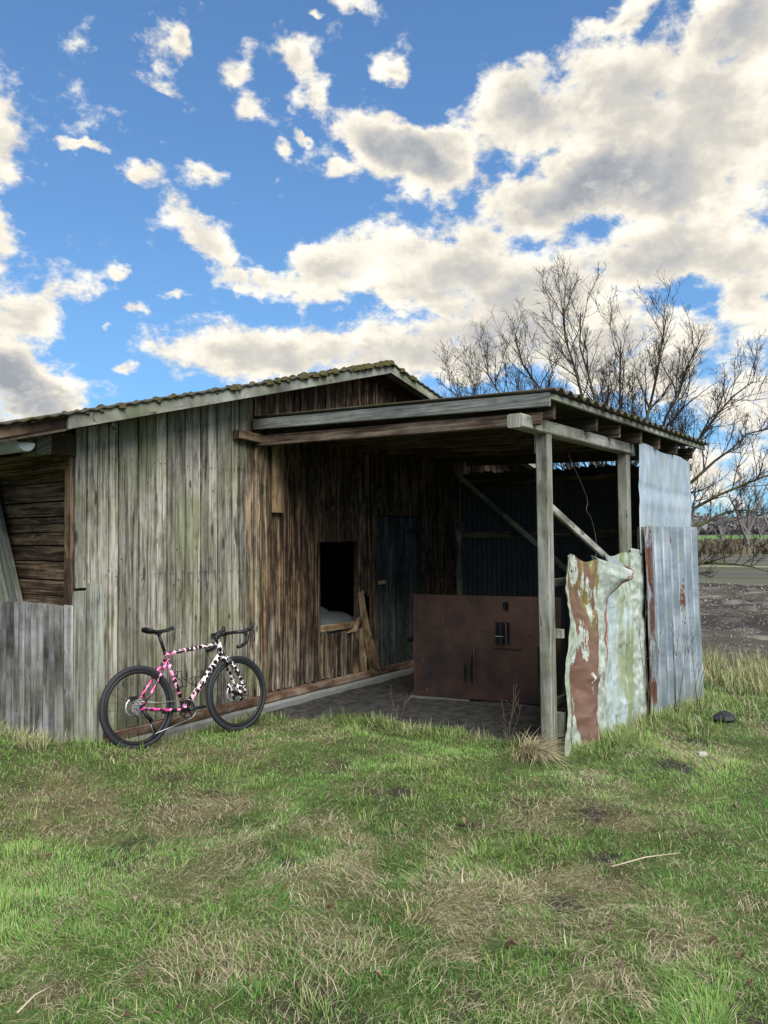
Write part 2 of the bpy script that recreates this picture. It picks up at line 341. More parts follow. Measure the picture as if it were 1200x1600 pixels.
M_gut = plain('zinc_gutter', (.36, .41, .44), .5, .3, var=.2)

# crumpled sheet with peeling brown paint, moss and bare metal
m_, t = mat('peeling_crumpled_sheet', .6, .1, .35); u, v, _ = t.xyz(t.uv()); p = t.pos()
nb = t.noise(t.vec(t.m('MULTIPLY', u, 4.5), t.m('MULTIPLY', v, 1.6), 1.7), 1., 8., .68); ns = t.noise(t.vec(t.m('MULTIPLY', u, 22.), t.m('MULTIPLY', v, 2.2), 5.), 1., 6., .66, .4)
n = t.noise(p, 13., 6., .62)
base = t.mix(t.mr(n, .36, .66), (.23, .28, .24), (.45, .50, .46))
base = t.mix(t.m('MULTIPLY', t.mr(u, .85, 1.15), t.mr(u, 1.62, 1.35)), base, t.mix(n, (.30, .38, .43), (.52, .60, .64)))
grn = t.m('MULTIPLY', t.m('MULTIPLY', t.mr(u, 1.15, 1.4), t.mr(u, 1.72, 1.5)), t.mr(ns, .36, .54, 0., .95)); base = t.mix(grn, base, t.mix(n, (.13, .17, .08), (.30, .34, .18)))
base = t.mix(t.mr(u, .16, .04, 0., .55), base, t.mix(n, (.25, .32, .18), (.45, .52, .38)))
ue = t.m('ADD', u, t.m('ADD', t.m('MULTIPLY', t.m('SUBTRACT', nb, .5), 1.5), t.m('MULTIPLY', t.m('SUBTRACT', ns, .5), .85)))
vs_ = t.m('MULTIPLY', t.m('ABSOLUTE', t.m('SUBTRACT', v, .72)), .16)
pf = t.m('MULTIPLY', t.mr(ue, .20, .215), t.mr(t.m('ADD', ue, vs_), .70, .67))
paint = t.mix(t.noise(p, 5., 5.), (.095, .055, .040), (.185, .105, .078))
paint = t.mix(t.m('MULTIPLY', t.m('MULTIPLY', t.mr(v, .95, 1.45), t.mr(t.m('ADD', u, t.m('MULTIPLY', nb, .4)), .55, .70)), t.mr(ns, .42, .56)), paint, (.19, .17, .04))
c = t.mix(pf, base, paint)
up_ = t.m('ADD', t.m('ADD', u, t.m('MULTIPLY', t.m('SUBTRACT', nb, .5), .25)), t.m('MULTIPLY', t.m('SUBTRACT', v, 1.), -.10))
rs = t.m('MULTIPLY', t.m('MULTIPLY', t.mr(up_, .90, .92), t.mr(up_, .99, .97)), t.m('MULTIPLY', t.mr(ns, .47, .50), t.mr(v, .45, .62)))
c = t.mix(rs, c, (.24, .075, .045))
c = t.mix(t.mr(t.noise(t.vec(t.m('MULTIPLY', u, 7.), t.m('MULTIPLY', v, 5.), 8.), 1., 4., .6), .69, .71), c, (.20, .08, .05))
c = t.mix(t.mr(t.vor(t.vec(t.m('MULTIPLY', u, 7.), t.m('MULTIPLY', v, 4.), 0.), 1.)[0], .07, .045), c, (.05, .05, .04))
c = t.mix(t.m('MULTIPLY', t.mr(v, .22, .0), t.mr(n, .3, .6, 0., .7)), c, (.22, .25, .13))
setc(t, c); bump(t, t.m('ADD', n, ns), .35, .006); M_crump = m_

m_, t = mat('red_brown_painted_panel', .62, 0., .35); p = t.pos(); n = t.noise(p, 4., 6., .6); ns = t.noise(t.vec(*[t.m('MULTIPLY', a, b) for a, b in zip(t.xyz(p), (60., 60., 5.))]), 1., 4., .6)
c = t.mix(t.mr(t.noise(p, 1.7, 6., .7), .34, .66), (.017, .012, .012), (.060, .030, .022)); c = t.mix(t.mr(ns, .69, .72, 0., .6), c, (.26, .20, .15)); c = t.mix(t.mr(ns, .38, .25, 0., .5), c, (.05, .025, .022))
setc(t, c); bump(t, ns, .2, .003); M_panel = m_
m_, t = mat('dusty_dirt_floor', .95); p = t.pos(); n = t.noise(p, 9., 8., .65); n2 = t.noise(p, 60., 4.)
setc(t, t.mix(t.mr(n, .35, .65), (.022, .022, .022), (.062, .060, .056))); bump(t, t.m('ADD', n, t.m('MULTIPLY', n2, .4)), .9, .03); M_dirt = m_
M_tank = plain('white_plastic_tank', (.11, .125, .13), .5, var=.45, scale=7.)
M_black = plain('black_plastic', (.014, .015, .018), .45, var=.3)
M_rubber = plain('tyre_rubber', (.022, .025, .030), .7, var=.3, scale=60.)
M_alu = plain('bare_steel', (.40, .41, .42), .45, .7, .5, var=.15, scale=90.)
M_steel = plain('dark_steel', (.10, .10, .11), .35, .8, .5)
M_wire = plain('rusty_wire', (.13, .11, .10), .6, .3)
M_nail = plain('nail_heads', (.03, .027, .025), .7, .4)
# attribute-coloured vegetation
def vegmat(name, rough=.75, trans=.0):
    m, t = mat(name, rough, 0., .2); a = t.new('ShaderNodeAttribute', attribute_name='Col').outputs['Color']
    n = t.noise(t.pos(), 20., 3.)
    setc(t, t.mix(1., a, t.mix(n, (.8, .8, .8), (1.2, 1.2, 1.2)), 'MULTIPLY'))
    return m
M_grass = vegmat('grass_blades', .6)
m_, t = mat('dead_leaf', .85); n = t.noise(t.pos(), 60., 4.); setc(t, t.mix(n, (.05, .032, .02), t.ramp(t.rand(), [(0., (.15, .085, .055)), (.5, (.19, .13, .085)), (1., (.38, .31, .22))]))); M_leaf = m_

def np_mesh(name, verts, faces_flat, loop_tot, colr, m, kind=None, parent=None, **tags):
    me = bpy.data.meshes.new(name); nv = len(verts)
    c = V(0, 0, 0)
    me.vertices.add(nv); me.vertices.foreach_set('co', np.asarray(verts, np.float32).ravel())
    nf = len(loop_tot); me.loops.add(len(faces_flat)); me.loops.foreach_set('vertex_index', np.asarray(faces_flat, np.int32))
    me.polygons.add(nf); ls = np.concatenate([[0], np.cumsum(loop_tot)[:-1]]).astype(np.int32)
    me.polygons.foreach_set('loop_start', ls)
    me.update(calc_edges=True); me.validate()
    if colr is not None:
        a = me.attributes.new('Col', 'FLOAT_COLOR', 'POINT'); cc = np.ones((nv, 4), np.float32); cc[:, :3] = colr; a.data.foreach_set('color', cc.ravel())
    me.materials.append(m); o = bpy.data.objects.new(name, me); col.objects.link(o); ORG[o.name] = c
    if parent is not None: o.parent = parent; o.location = Vector(c-ORG[parent.name])
    tag(o, kind=kind, **tags); return o

# ------------------------------------------------------------------ ground sheet to the horizon
xs = np.unique(np.concatenate([-np.geomspace(3000, 3.2, 26), np.arange(-3, .8, .3), np.arange(.8, 9., .055), np.arange(9., 16, .11), np.geomspace(16, 340, 190), np.geomspace(350, 4000, 20)]))
ys = np.unique(np.concatenate([-np.geomspace(4000, 7.2, 40), np.arange(-7, -1., .2), np.arange(-1., 6.2, .055), np.arange(6.2, 9, .2), np.geomspace(9, 4000, 50)]))
gx, gy = np.meshgrid(xs, ys); gzz = gz(gx, gy)
inb = (gx > 3.5) & (gx < 12.2) & (gy > 5.7) & (gy < 14)
gzz = np.where(inb, -.12, gzz); lean = (gx > 6.0) & (gx < 9.5) & (gy > 2.62) & (gy <= 5.7); gzz = np.where(lean, np.minimum(gzz, -.08), gzz)
nx, ny = len(xs), len(ys); idx = np.arange(nx*ny).reshape(ny, nx)
fl = np.stack([idx[:-1, :-1], idx[:-1, 1:], idx[1:, 1:], idx[1:, :-1]], -1).reshape(-1)
x_, y_ = gx.ravel(), gy.ravel(); dr = dryness(x_, y_)[:, None]; mu = muddy(x_, y_)[:, None]; hf = fbm(x_, y_, 7., 3)[:, None]
gc = (1-dr)*np.array([.060, .075, .026])*(.55+.9*hf)+dr*np.array([.105, .092, .048])*(.45+1.1*hf)
gc = gc*(1-mu)+mu*np.array([.032, .027, .023])
# far land: strips of crop, rough reed belt and a meadow, by distance across the field
X2 = x_[:, None]+y_[:, None]*.12
def band(a, b): return S(a-1.5, a, X2)*(1-S(b, b+2., X2))
gc = gc*(1-S(13, 16, X2))+S(13, 16, X2)*np.array([.06, .058, .052])
for a, b, c_ in [(36, 46, (.088, .092, .064)), (46, 50, (.06, .055, .05)), (50, 58, (.088, .092, .064)), (58, 61, (.17, .18, .11)), (61, 72, (.088, .092, .064)), (72, 78, (.085, .08, .07)), (78, 95, (.088, .092, .064)), (95, 150, (.12, .105, .065)), (150, 215, (.11, .10, .06)), (215, 330, (.11, .20, .06)), (330, 9000, (.06, .065, .05))]:
    k = band(a, b)*S(-400, -300, y_[:, None]); gc = gc*(1-k)+k*np.array(c_)
k = S(34, 38, X2)*S(330, 250, X2); gc = gc*(1-k+k*(.62+.76*vnoise(X2*1.0+.3*fbm(x_, y_, .05, 2)[:, None], y_[:, None]*.02, .45)))
np_mesh('ground', np.stack([x_, y_, gzz.ravel()], 1), fl, np.full((nx-1)*(ny-1), 4), gc, vegmat('ground_soil', .95), kind='structure')

# ploughed field beyond the shed, furrows running across the view
xs = np.arange(14.6, 36.5, .10); ys = np.arange(-26, 22, .22); gx, gy = np.meshgrid(xs, ys)
ph = (gx+gy*.12)/.62*2*math.pi
zf = gz(gx, gy)+.03+.075*np.sin(ph)*(.6+.8*fbm(gx, gy, .7, 2))+(fbm(gx, gy, 2.2, 3)-.5)*.26
edge = S(14.6, 15.6, gx+.6*(fbm(gx, gy, .5, 3)-.5))*S(36.4, 35.4, gx); zf = zf*1.0-(1-edge)*.12
cf = fbm(gx, gy, 1.4, 4)[..., None]; bandn = fbm(gx*1.0, gy*.12, .55, 3)[..., None]
cc = np.array([.040, .035, .036])*(.55+1.0*cf)+S(.55, .75, cf)*np.array([.10, .095, .08])+S(.5, .7, bandn)*np.array([.03, .032, .022])
nx, ny = len(xs), len(ys); idx = np.arange(nx*ny).reshape(ny, nx); fl = np.stack([idx[:-1, :-1], idx[:-1, 1:], idx[1:, 1:], idx[1:, :-1]], -1).reshape(-1)
np_mesh('ploughed_field', np.stack([gx.ravel(), gy.ravel(), zf.ravel()], 1), fl, np.full((nx-1)*(ny-1), 4), cc.reshape(-1, 3), vegmat('ploughed_earth', .95), kind='structure')

# dirt floor of the lean-to (raised pad, ragged front edge)
mb = MB()
def dfl(u, v):
    y = 2.60+(5.62-2.60)*v; x0 = 5.30+.55*S(5.5, 4.3, y)+.22*(float(fbm(y*1.0, 3., 1.6, 3))-.5)+.12*float(S(3.2, 2.7, y))
    x = x0+(9.42-x0)*u**1.3
    z = .012+(float(fbm(x, y, 1.6, 3))-.5)*.05+(float(fbm(x, y, 6., 2))-.5)*.025 - .10*float(S(.10, .0, u))
    return (x, y, z)
mb.grid(dfl, 50, 44); mb.build('dirt_floor', M_dirt, kind='structure')

# ------------------------------------------------------------------ barn
YW = 5.60
RIDX, RIDZ, SL, SR = 7.3, 3.70, .270, .225          # rake underside line at y=5.25 overhang
def rake(x): return RIDZ-(SL*(RIDX-x) if x < RIDX else SR*(x-RIDX))
barn = thing('barn', (3.47, YW, 0), 'weathered grey board barn with mossy low gable roof and open window hole', 'barn')
def board(x0, x1, z0, z1b, z1a=None, y=None, th=.022, jag=0., taper=0., mat_=None, name='board', parent=None, lean=0.):
    """one vertical wall board with slightly uneven edges; front face towards -y"""
    z1a = z1b if z1a is None else z1a
    y = YW+rnd.uniform(-.010, .008) if y is None else y
    g = .0045+rnd.random()**2*.0060; xa, xb = x0+g, x1-g; n = 5
    pts = []
    for i in range(n+1):
        q = i/n; wob = .0016*(rnd.random()-.5)*2
        pts.append((xb+wob+lean*q, y+.003*math.sin(q*5+x0*7), z0+(z1a-z0)*q if i else z0+jag*rnd.random()))
    for i in range(n, -1, -1):
        q = i/n; wob = .0016*(rnd.random()-.5)*2
        pts.append((xa+wob+lean*q, y+.003*math.sin(q*5+x0*7)+.002, z0+(z1b-z0)*q if i else z0+jag*rnd.random()))
    if jag:
        pts.append((xa+(xb-xa)*.35, y, z0+jag*rnd.uniform(.5, 1.8))); pts.append((xa+(xb-xa)*.7, y, z0-jag*rnd.random()*.3))
    return MB().prism(pts, (0, -1, 0), th).build(name, mat_ or W_wall, parent or wall_part, grain=(0, 0, 1))
# part that carries the boards: the framing behind them
fr = MB()
for z in (.16, 1.40, 2.36): fr.box((3.60, YW+.026, z), (6.44, YW+.10, z+.10)); fr.box((7.46 if z < 2 else 6.44, YW+.026, z), (9.6, YW+.10, z+.10))
fr.box((7.3-2.2, YW+.026, 3.0), (7.3+2.2, YW+.09, 3.09))
for x in (3.55, 4.9, 6.38, 7.24, 8.5, 9.7, 11.2): fr.box((x, YW+.101, .1), (x+.08, YW+.18, rake(x)-.12))
wall_part = fr.build('gable_wall', W_beam, barn, grain=(0, 0, 1))
x = 3.475; bx = []
while x < 12.0:
    wd = rnd.choice((.088, .095, .10, .105, .112)); bx.append((x, min(x+wd, 12.05))); x += wd
for (a, b) in bx:
    za, zb = rake(a)+.02, rake(b)+.02; c = (a+b)/2
    z0 = .10+.075*float(S(5.0, 5.8, c))+rnd.uniform(-.012, .012); j = .012
    if c < 3.70: board(a, b, 1.36+rnd.uniform(-.01, .01), za, zb); continue      # lower end replaced by a short thick board
    if c > 9.45: board(a, b, .10, za, zb, mat_=W_brown); continue
    if 6.455 < c < 7.16:
        board(a, b, 1.70+rnd.uniform(-.006, .006), za, zb); board(a, b, .165, .685+rnd.uniform(-.03, .012), jag=.03, mat_=W_raw if rnd.random() < .25 else W_wall); continue
    if 7.16 <= c < 7.38 : board(a, b, .70+rnd.random()*.4 if c < 7.3 else .12, za, zb, jag=.05); continue
    if 7.465 < c < 8.44: board(a, b, 2.015, za, zb); continue
    if 5.6 < c < 6.46: j = .022
    board(a, b, z0, za, zb, jag=j)
# patched short boards at the corner
board(3.455, 3.565, .06, 1.34, y=YW-.010, th=.03, mat_=W_grey)
board(3.566, 3.708, -.02, 1.40, 1.38, y=YW-.042, th=.05, mat_=W_grey, jag=.02)
# broken boards leaning in the window hole
def slat(pts, y, th=.02, m=W_raw, name='broken_board'): return MB().prism([(a, y, b) for a, b in pts], (0, -1, 0), th).build(name, m, wall_part, grain=(pts[0][0]-pts[-1][0], 0, pts[0][1]-pts[-1][1]) if False else (.25, 0, -1))
slat([(7.28, .10), (7.46, .12), (7.40, .34), (7.25, .66), (7.16, .98), (7.13, 1.12), (7.07, 1.09), (7.05, 1.11), (7.10, .80), (7.19, .42)], YW-.055)
slat([(7.12, .12), (7.22, .12), (7.20, .5), (7.16, .72), (7.11, .66), (7.08, .42)], YW-.032, m=W_raw)
slat([(6.86, .655), (6.98, .69), (7.06, .80), (7.09, .82), (7.10, .77), (7.02, .66)], YW-.030)
slat([(6.97, .14), (7.07, .13), (7.08, .55), (7.06, .80), (7.02, .73), (6.98, .5)], YW-.024, m=W_wall)
MB().beam((6.40, YW+.06, .735), (7.08, YW+.06, .725), .06, .075).build('window_rail', W_raw, wall_part, grain=(1, 0, 0))
MB().beam((6.42, YW+.035, 1.735), (7.24, YW+.035, 1.735), .02, .05).build('window_lintel', W_brown, wall_part, grain=(1, 0, 0))
# sill beam, rust-stained board and concrete footing
MB().beam((3.72, YW+.030, .130), (9.4, YW+.030, .130), .14, .085, bev=.012).build('sill_beam', W_rust, barn, grain=(1, 0, 0))
mb = MB()
def foot(u, v):
    x = 3.7+(9.4-3.7)*u; q = float(fbm(x, 1., 3., 3))-.5; q2 = float(fbm(x, 9., 9., 2))-.5
    prof = [(YW+.15, .085), (YW-.05+.02*q, .085+.01*q2), (YW-.075+.03*q+.02*q2, .065+.03*q2), (YW-.07+.05*q, -.03), (YW-.05, -.16)][round(v*4)]
    return (x, prof[0], prof[1])
mb.grid(foot, 90, 4, smooth=False); mb.build('footing', M_conc, barn)
# nails across the boards
mb = MB()
for (a, b) in bx:
    if b > 6.4: break
    for q in (.3, .72):
        for z in (1.452-.012*(a-3.5), 2.42) if a > 3.7 else (1.45,): mb.obox((a+(b-a)*q, YW-.008, z+rnd.uniform(-.008, .008)), (.003, 0, 0), (0, .003, 0), (0, 0, .004)) if rnd.random() < .6 else None
for i in range(26): mb.obox((rnd.uniform(3.8, 6.3), YW-.008, rnd.uniform(.3, 2.3)), (.004, 0, 0), (0, .003, 0), (0, 0, .005))
mb.build('nails', M_nail, barn, kind='stuff')
# iron ring high on the wall
mb = MB(); mb.tube([(3.80+.032*math.cos(a), YW-.025, 2.675+.032*math.sin(a)) for a in np.linspace(0, 6.28, 17)], .006, 6); mb.obox((3.80, YW-.012, 2.707), (.012, 0, 0), (0, .012, 0), (0, 0, .012)); mb.build('iron_ring', M_alu, barn)
# door of vertical boards
door = MB().box((7.47, YW+.03, .10), (8.43, YW+.05, 2.0)).build('door', W_door, barn, grain=(0, 0, 1))
x = 7.472
while x < 8.40:
    wd = min(rnd.choice((.11, .12, .13)), 8.428-x); 
    if wd > .03: board(x, x+wd, .105, 2.0+rnd.uniform(-.008, .004), y=YW-.004+rnd.uniform(-.003, .003), mat_=W_door, parent=door)
    x += wd
for z in (.45, 1.82): MB().prism([(8.10, YW-.034, z-.018), (8.46, YW-.034, z-.03), (8.46, YW-.034, z+.03), (8.10, YW-.034, z+.018), (8.07, YW-.034, z)], (0, -1, 0), .007).build('hinge', M_steel, door)
MB().beam((7.43, YW-.045, 1.20), (7.58, YW-.045, 1.20), .022, .05).build('latch', W_raw, door, grain=(1, 0, 0))
board(7.382, 7.466, .11, 2.6, y=YW-.012, mat_=W_brown)

# barn roof: wavy sheets with rake boards
roof = thing_dummy = None
OV = 5.25; YB = 14.2; XE = 2.64; XR = 12.6
mb = MB()
def rf(xa, xb, nseg):
    def fn(u, v):
        x = xa+(xb-xa)*u; y = OV-.02+(YB-OV)*v**1.5
        z = rake(x)+.098+.0055*math.sin(x/.115*2*math.pi)
        return (x, y, z)
    return fn
mb.grid(rf(XE, RIDX, 0), 330, 3); mb.grid(rf(RIDX, XR, 0), 330, 3)
roof = mb.build('roof', M_roof, barn, solid=.018)
def rakeboard(xa, xb, h0, h1, m, name='rake_board', th=.03, y=OV):
    return MB().prism([(xa, y, rake(xa)+h0), (xb, y, rake(xb)+h0), (xb, y, rake(xb)+h1), (xa, y, rake(xa)+h1)], (0, -1, 0), th).build(name, m, roof, grain=(xb-xa, 0, rake(xb)-rake(xa)))
o = rakeboard(3.20, RIDX-.002, -.02, .088, W_grey); o['label'] = 'pale grey rake board up to the ridge'
rakeboard(RIDX+.002, XR, -.01, .088, W_grey)
rakeboard(XE, 3.30, .0, .075, W_brown, y=OV+.035)
# soffit battens and rafters under the overhang
for k, yy in enumerate((OV+.05, OV+.28)):
    for xa, xb in ((XE+.02, RIDX), (RIDX, XR)):
        MB().prism([(xa, yy, rake(xa)-.03), (xb, yy, rake(xb)-.03), (xb, yy, rake(xb)+.07), (xa, yy, rake(xa)+.07)], (0, -1, 0), .05).build('rafter', W_beam, roof, grain=(1, 0, -.25 if xa == RIDX else .27))
mb = MB()
for xa, xb in ((XE+.01, RIDX), (RIDX, XR-.01)): mb.prism([(xa, OV+.031, rake(xa)+.072), (xb, OV+.031, rake(xb)+.072), (xb, OV+.031, rake(xb)+.085), (xa, OV+.031, rake(xa)+.085)], (0, -1, 0), YB-OV-.1)
mb.build('roof_deck', W_brown, roof, grain=(0, 1, 0))
# moss cushions on the roof edge: lumpy mat of overlapping mounds
mb = MB()
for i in range(300):
    x = XE+.02+(RIDX+.5-XE)*rnd.random()**.72; 
    dens_ = .35+.65*float(S(4.0, 6.5, x))
    if rnd.random() > dens_: continue
    y = OV-.01+rnd.random()**2*.5; r_ = rnd.uniform(.018, .05)*(.55+.55*dens_); h = r_*rnd.uniform(.45, .95); z = rake(x)+.100
    vs = [(x, y, z+h)]+[(x+r_*rnd.uniform(.55, .8)*math.cos(a), y+r_*.7*math.sin(a), z+h*rnd.uniform(.55, .8)) for a in np.linspace(0, 5.4, 7)]+[(x+r_*1.1*math.cos(a), y+r_*1.1*math.sin(a), z-.03) for a in np.linspace(0, 5.4, 7)]
    mb.add(vs, [(0, 1+k, 1+(k+1) % 7) for k in range(7)]+[(1+k, 8+k, 8+(k+1) % 7, 1+(k+1) % 7) for k in range(7)], True)
mb.build('moss', M_moss, roof, kind='stuff')
# plate stub at the corner and eave bits
MB().beam((3.19, YW-.03, rake(3.2)-.10), (3.19, YW+.2, rake(3.2)-.10), .115, .17).build('plate_end', W_grey, barn, grain=(0, 1, 0))
MB().box((3.25, YW-.006, rake(3.3)-.20), (3.472, YW+.02, rake(3.3)-.03)).build('plate_board', W_brown, barn, grain=(1, 0, 0))
MB().box((3.0, YW-.10, rake(3.0)-.10), (3.06, YW-.07, rake(3.0)-.04)).build('plate_end', W_grey, barn, grain=(1, 0, 0))
# gutter under the left eave
mb = MB()
gxc, gzc = 2.93, 2.455
prof = [(gxc+.062*math.cos(a), gzc+.062*math.sin(a)) for a in np.linspace(math.pi, 2*math.pi, 13)]
prof = [(gxc-.075, gzc+.012)]+prof
mb.grid(lambda u, v: (prof[round(u*13)][0], 5.36+6*v, prof[round(u*13)][1]), 13, 2)
g = mb.build('gutter', M_gut, barn, solid=.004)
MB().prism([(gxc+.064*math.cos(a), 5.352, gzc+.064*math.sin(a)) for a in np.linspace(math.pi, 2*math.pi, 15)], (0, -1, 0), .006).build('end_cap', plain('dull_zinc_cap', (.20, .225, .24), .6, .2), g)
# side wall: corner post, horizontal boards inside, brace, low vertical boards outside
side = MB().box((3.442, YW+.028, .05), (3.474, YW+.105, 2.44)).build('side_wall', W_brown, barn, grain=(0, 0, 1))
z = .15
while z < 2.62:
    h = rnd.choice((.10, .115, .13, .16)) if z < 2.2 else .2
    xo = 3.585+rnd.uniform(-.010, .010); a, b = z+.004, z+h-.006
    MB().prism([(xo, 12.5, a), (xo, YW+.03, a+rnd.uniform(-.004, .004)), (xo-.003, YW+.03, b), (xo-.003, 12.5, b)], (-1, 0, 0), .025).build('horizontal_board', W_brown, side, grain=(0, 1, 0)); z += h
MB().beam((3.52, YW+.107, 2.40), (3.52, 12.5, 2.40), .12, .17).build('eave_beam', W_brown, side, grain=(0, 1, 0))
for dy in (0, .155): MB().beam((3.515-dy*.1, 7.07+dy, 2.3), (3.515-dy*.1, 6.45+dy, .95), .05, .145, up=(0, 1, .2)).build('brace', W_grey, side, grain=(0, -.6, -1.4))
yb = YW-.012; k = 0
while yb < 8.2:
    wd = rnd.uniform(.075, .125); xo = 3.432+rnd.uniform(-.016, .008); g = .006+rnd.random()**2*.010; tilt = rnd.uniform(-.012, .012); top = 1.225+rnd.uniform(-.008, .008); bot = .10+rnd.uniform(-.05, .05)
    MB().prism([(xo, yb+wd-g, bot+rnd.uniform(-.03, .03)), (xo, yb+wd*.5, bot-rnd.random()*.02), (xo, yb+g, bot+rnd.uniform(-.03, .03)), (xo, yb+g+tilt*.5, .6), (xo, yb+g+tilt, top), (xo-.002, yb+wd-g+tilt, top+.004), (xo, yb+wd-g+tilt*.5, .6)], (-1, 0, 0), .022).build('fence_board', W_fence, side, grain=(0, 0, 1)); yb += wd; k += 1
for z in (.35, 1.08): MB().box((3.462, YW+.11, z), (3.50, 8.2, z+.09)).build('fence_rail', W_grey, side, grain=(0, 1, 0))
# rest of the shell
mb = MB(); mb.box((3.56, 13.0, .0), (12.1, 13.05, 2.5)); mb.box((12.06, YW+.03, 0), (12.1, 13.0, 2.62)); mb.box((3.56, 5.8, 2.6), (3.60, 13.0, 2.68))
mb.prism([(3.56, 13.02, 2.5), (12.1, 13.02, 2.5), (RIDX, 13.02, 3.7)], (0, -1, 0), .03); mb.build('rear_walls', M_dark, barn)
MB().box((3.56, YW+.19, -.1), (12.05, 12.99, -.02)).build('barn_floor', M_dirt, kind='structure')
# bracket stub and short upright left by the lean-to's end on the wall
MB().beam((5.14, YW-.05, 2.76), (5.66, YW-.05, 2.73), .09, .085).build('beam_stub', W_brown, barn, grain=(1, 0, 0))
MB().beam((5.72, YW-.045, 2.80), (5.715, YW-.045, 2.01), .05, .135, up=(1, 0, 0)).build('short_upright', W_raw, barn, grain=(0, 0, 1))

# ------------------------------------------------------------------ lean-to
lt = thing('lean_to', (7.5, 4.0, 0), 'open lean-to shelter on timber posts with corrugated roof and metal sheet side', 'shelter')
def lz(y): return 2.835+(y-2.41)*.033           # roof top line
RX0, RX1, RY0 = 5.40, 9.98, 2.40
mb = MB()
mb.grid(lambda u, v: (RX0-.03+(RX1+.06-RX0)*u, RY0-.05+(YW+.0-RY0)*v, lz(RY0+(YW-RY0)*v)+.022+.019*math.sin((RX0+(RX1-RX0)*u)/.177*2*math.pi)), 300, 3)
lroof = mb.build('roof', M_roof, lt, solid=.008)
MB().beam((RX0, RY0, lz(RY0)-.056), (RX0, YW-.03, lz(YW)-.056), .028, .106).build('fascia', W_fasc, lroof, grain=(0, 1, 0))
MB().beam((RX0+.016, RY0+.012, lz(RY0)-.026), (RX1, RY0+.012, lz(RY0)-.026), .028, .05).build('edge_board', W_grey, lroof, grain=(1, 0, 0))
for yy in (3.2, 4.0, 4.8): MB().beam((RX0+.02, yy, lz(yy)-.024), (RX1, yy, lz(yy)-.024), .05, .04).build('batten', W_brown, lroof, grain=(1, 0, 0))
for xx in (5.60, 6.50, 7.08, 7.70, 8.30, 8.95, 9.6):
    MB().beam((xx, 2.455, lz(2.45)-.115), (xx, YW-.04, lz(YW)-.115), .055, .125).build('rafter', W_beam, lroof, grain=(0, 1, 0))
MB().beam((RX0+.06, RY0+.10, lz(RY0)-.185), (RX0+.06, YW-.035, lz(YW)-.215), .05, .10).build('front_tie', W_beam, lroof, grain=(0, 1, 0))
MB().beam((5.25, 2.625, 2.622), (7.80, 2.625, 2.622), .12, .105, bev=.01).build('top_plate', W_post, lt, grain=(1, 0, 0))
MB().beam((7.82, 2.625, 2.600), (10.02, 2.625, 2.585), .12, .09).build('top_plate', W_grey, lt, grain=(1, 0, 0))
post = MB().beam((5.80, 2.630, -.25), (5.775, 2.630, 2.57), .105, .10, up=(1, 0, 0), bev=.01).build('post', W_post, lt, grain=(0, 0, 1)); post['label'] = 'pale weathered corner post'
MB().beam((7.72, 2.64, -.25), (7.71, 2.64, 2.57), .10, .10, up=(1, 0, 0)).build('post', W_grey, lt, grain=(0, 0, 1))
MB().beam((9.30, 2.64, -.4), (9.30, 2.64, 2.56), .10, .10, up=(1, 0, 0)).build('post', W_grey, lt, grain=(0, 0, 1))
MB().box((5.735, 2.685, 2.42), (5.76, 2.69, 2.58)).build('bracket_plate', M_alu, lt)
# rails that carry the sheets
for z in (.35, 1.35): MB().beam((5.95, 2.705, z), (9.9, 2.705, z-.03), .035, .07).build('sheet_rail', W_grey, lt, grain=(1, 0, 0))
MB().beam((5.86, 2.66, 2.02), (7.25, 2.60, 1.47), .035, .065).build('brace', W_post, lt, grain=(1, 0, -.4))
MB().box((7.84, 2.50, 1.60), (7.875, 2.56, 1.83), .004).build('rail_end', W_grey, lt, grain=(0, 0, 1))
for z in (.18, .92): MB().box((5.855, 2.53, z-.05 if z < .5 else z), (5.90, 2.60, z+.14 if z < .5 else z+.07), .004).build('rail_end', W_grey, lt, grain=(0, 0, 1))
# back wall of dark corrugated sheets with rails
bw = MB().beam((9.38, YW-.04, 1.765), (9.38, 2.7, 1.775), .05, .09).build('back_wall', W_beam, lt, grain=(0, 1, 0))
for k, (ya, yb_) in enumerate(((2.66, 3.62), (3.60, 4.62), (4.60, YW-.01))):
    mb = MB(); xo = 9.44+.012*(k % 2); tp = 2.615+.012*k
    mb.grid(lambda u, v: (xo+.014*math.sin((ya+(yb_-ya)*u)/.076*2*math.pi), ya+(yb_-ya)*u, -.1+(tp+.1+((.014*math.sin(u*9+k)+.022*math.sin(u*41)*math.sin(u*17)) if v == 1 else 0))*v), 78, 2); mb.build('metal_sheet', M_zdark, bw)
MB().beam((9.37, YW-.045, 0), (9.37, YW-.045, 1.95), .07, .09, up=(1, 0, 0)).build('stud', W_grey, bw, grain=(0, 0, 1))
MB().beam((9.40, YW-.04, 2.50), (9.40, 2.7, 2.47), .05, .09).build('back_rail', W_brown, bw, grain=(0, 1, 0))
MB().beam((9.30, 5.55, 2.62), (9.30, 3.9, 1.28), .045, .07).build('brace', W_grey, bw, grain=(0, -1, -.8))
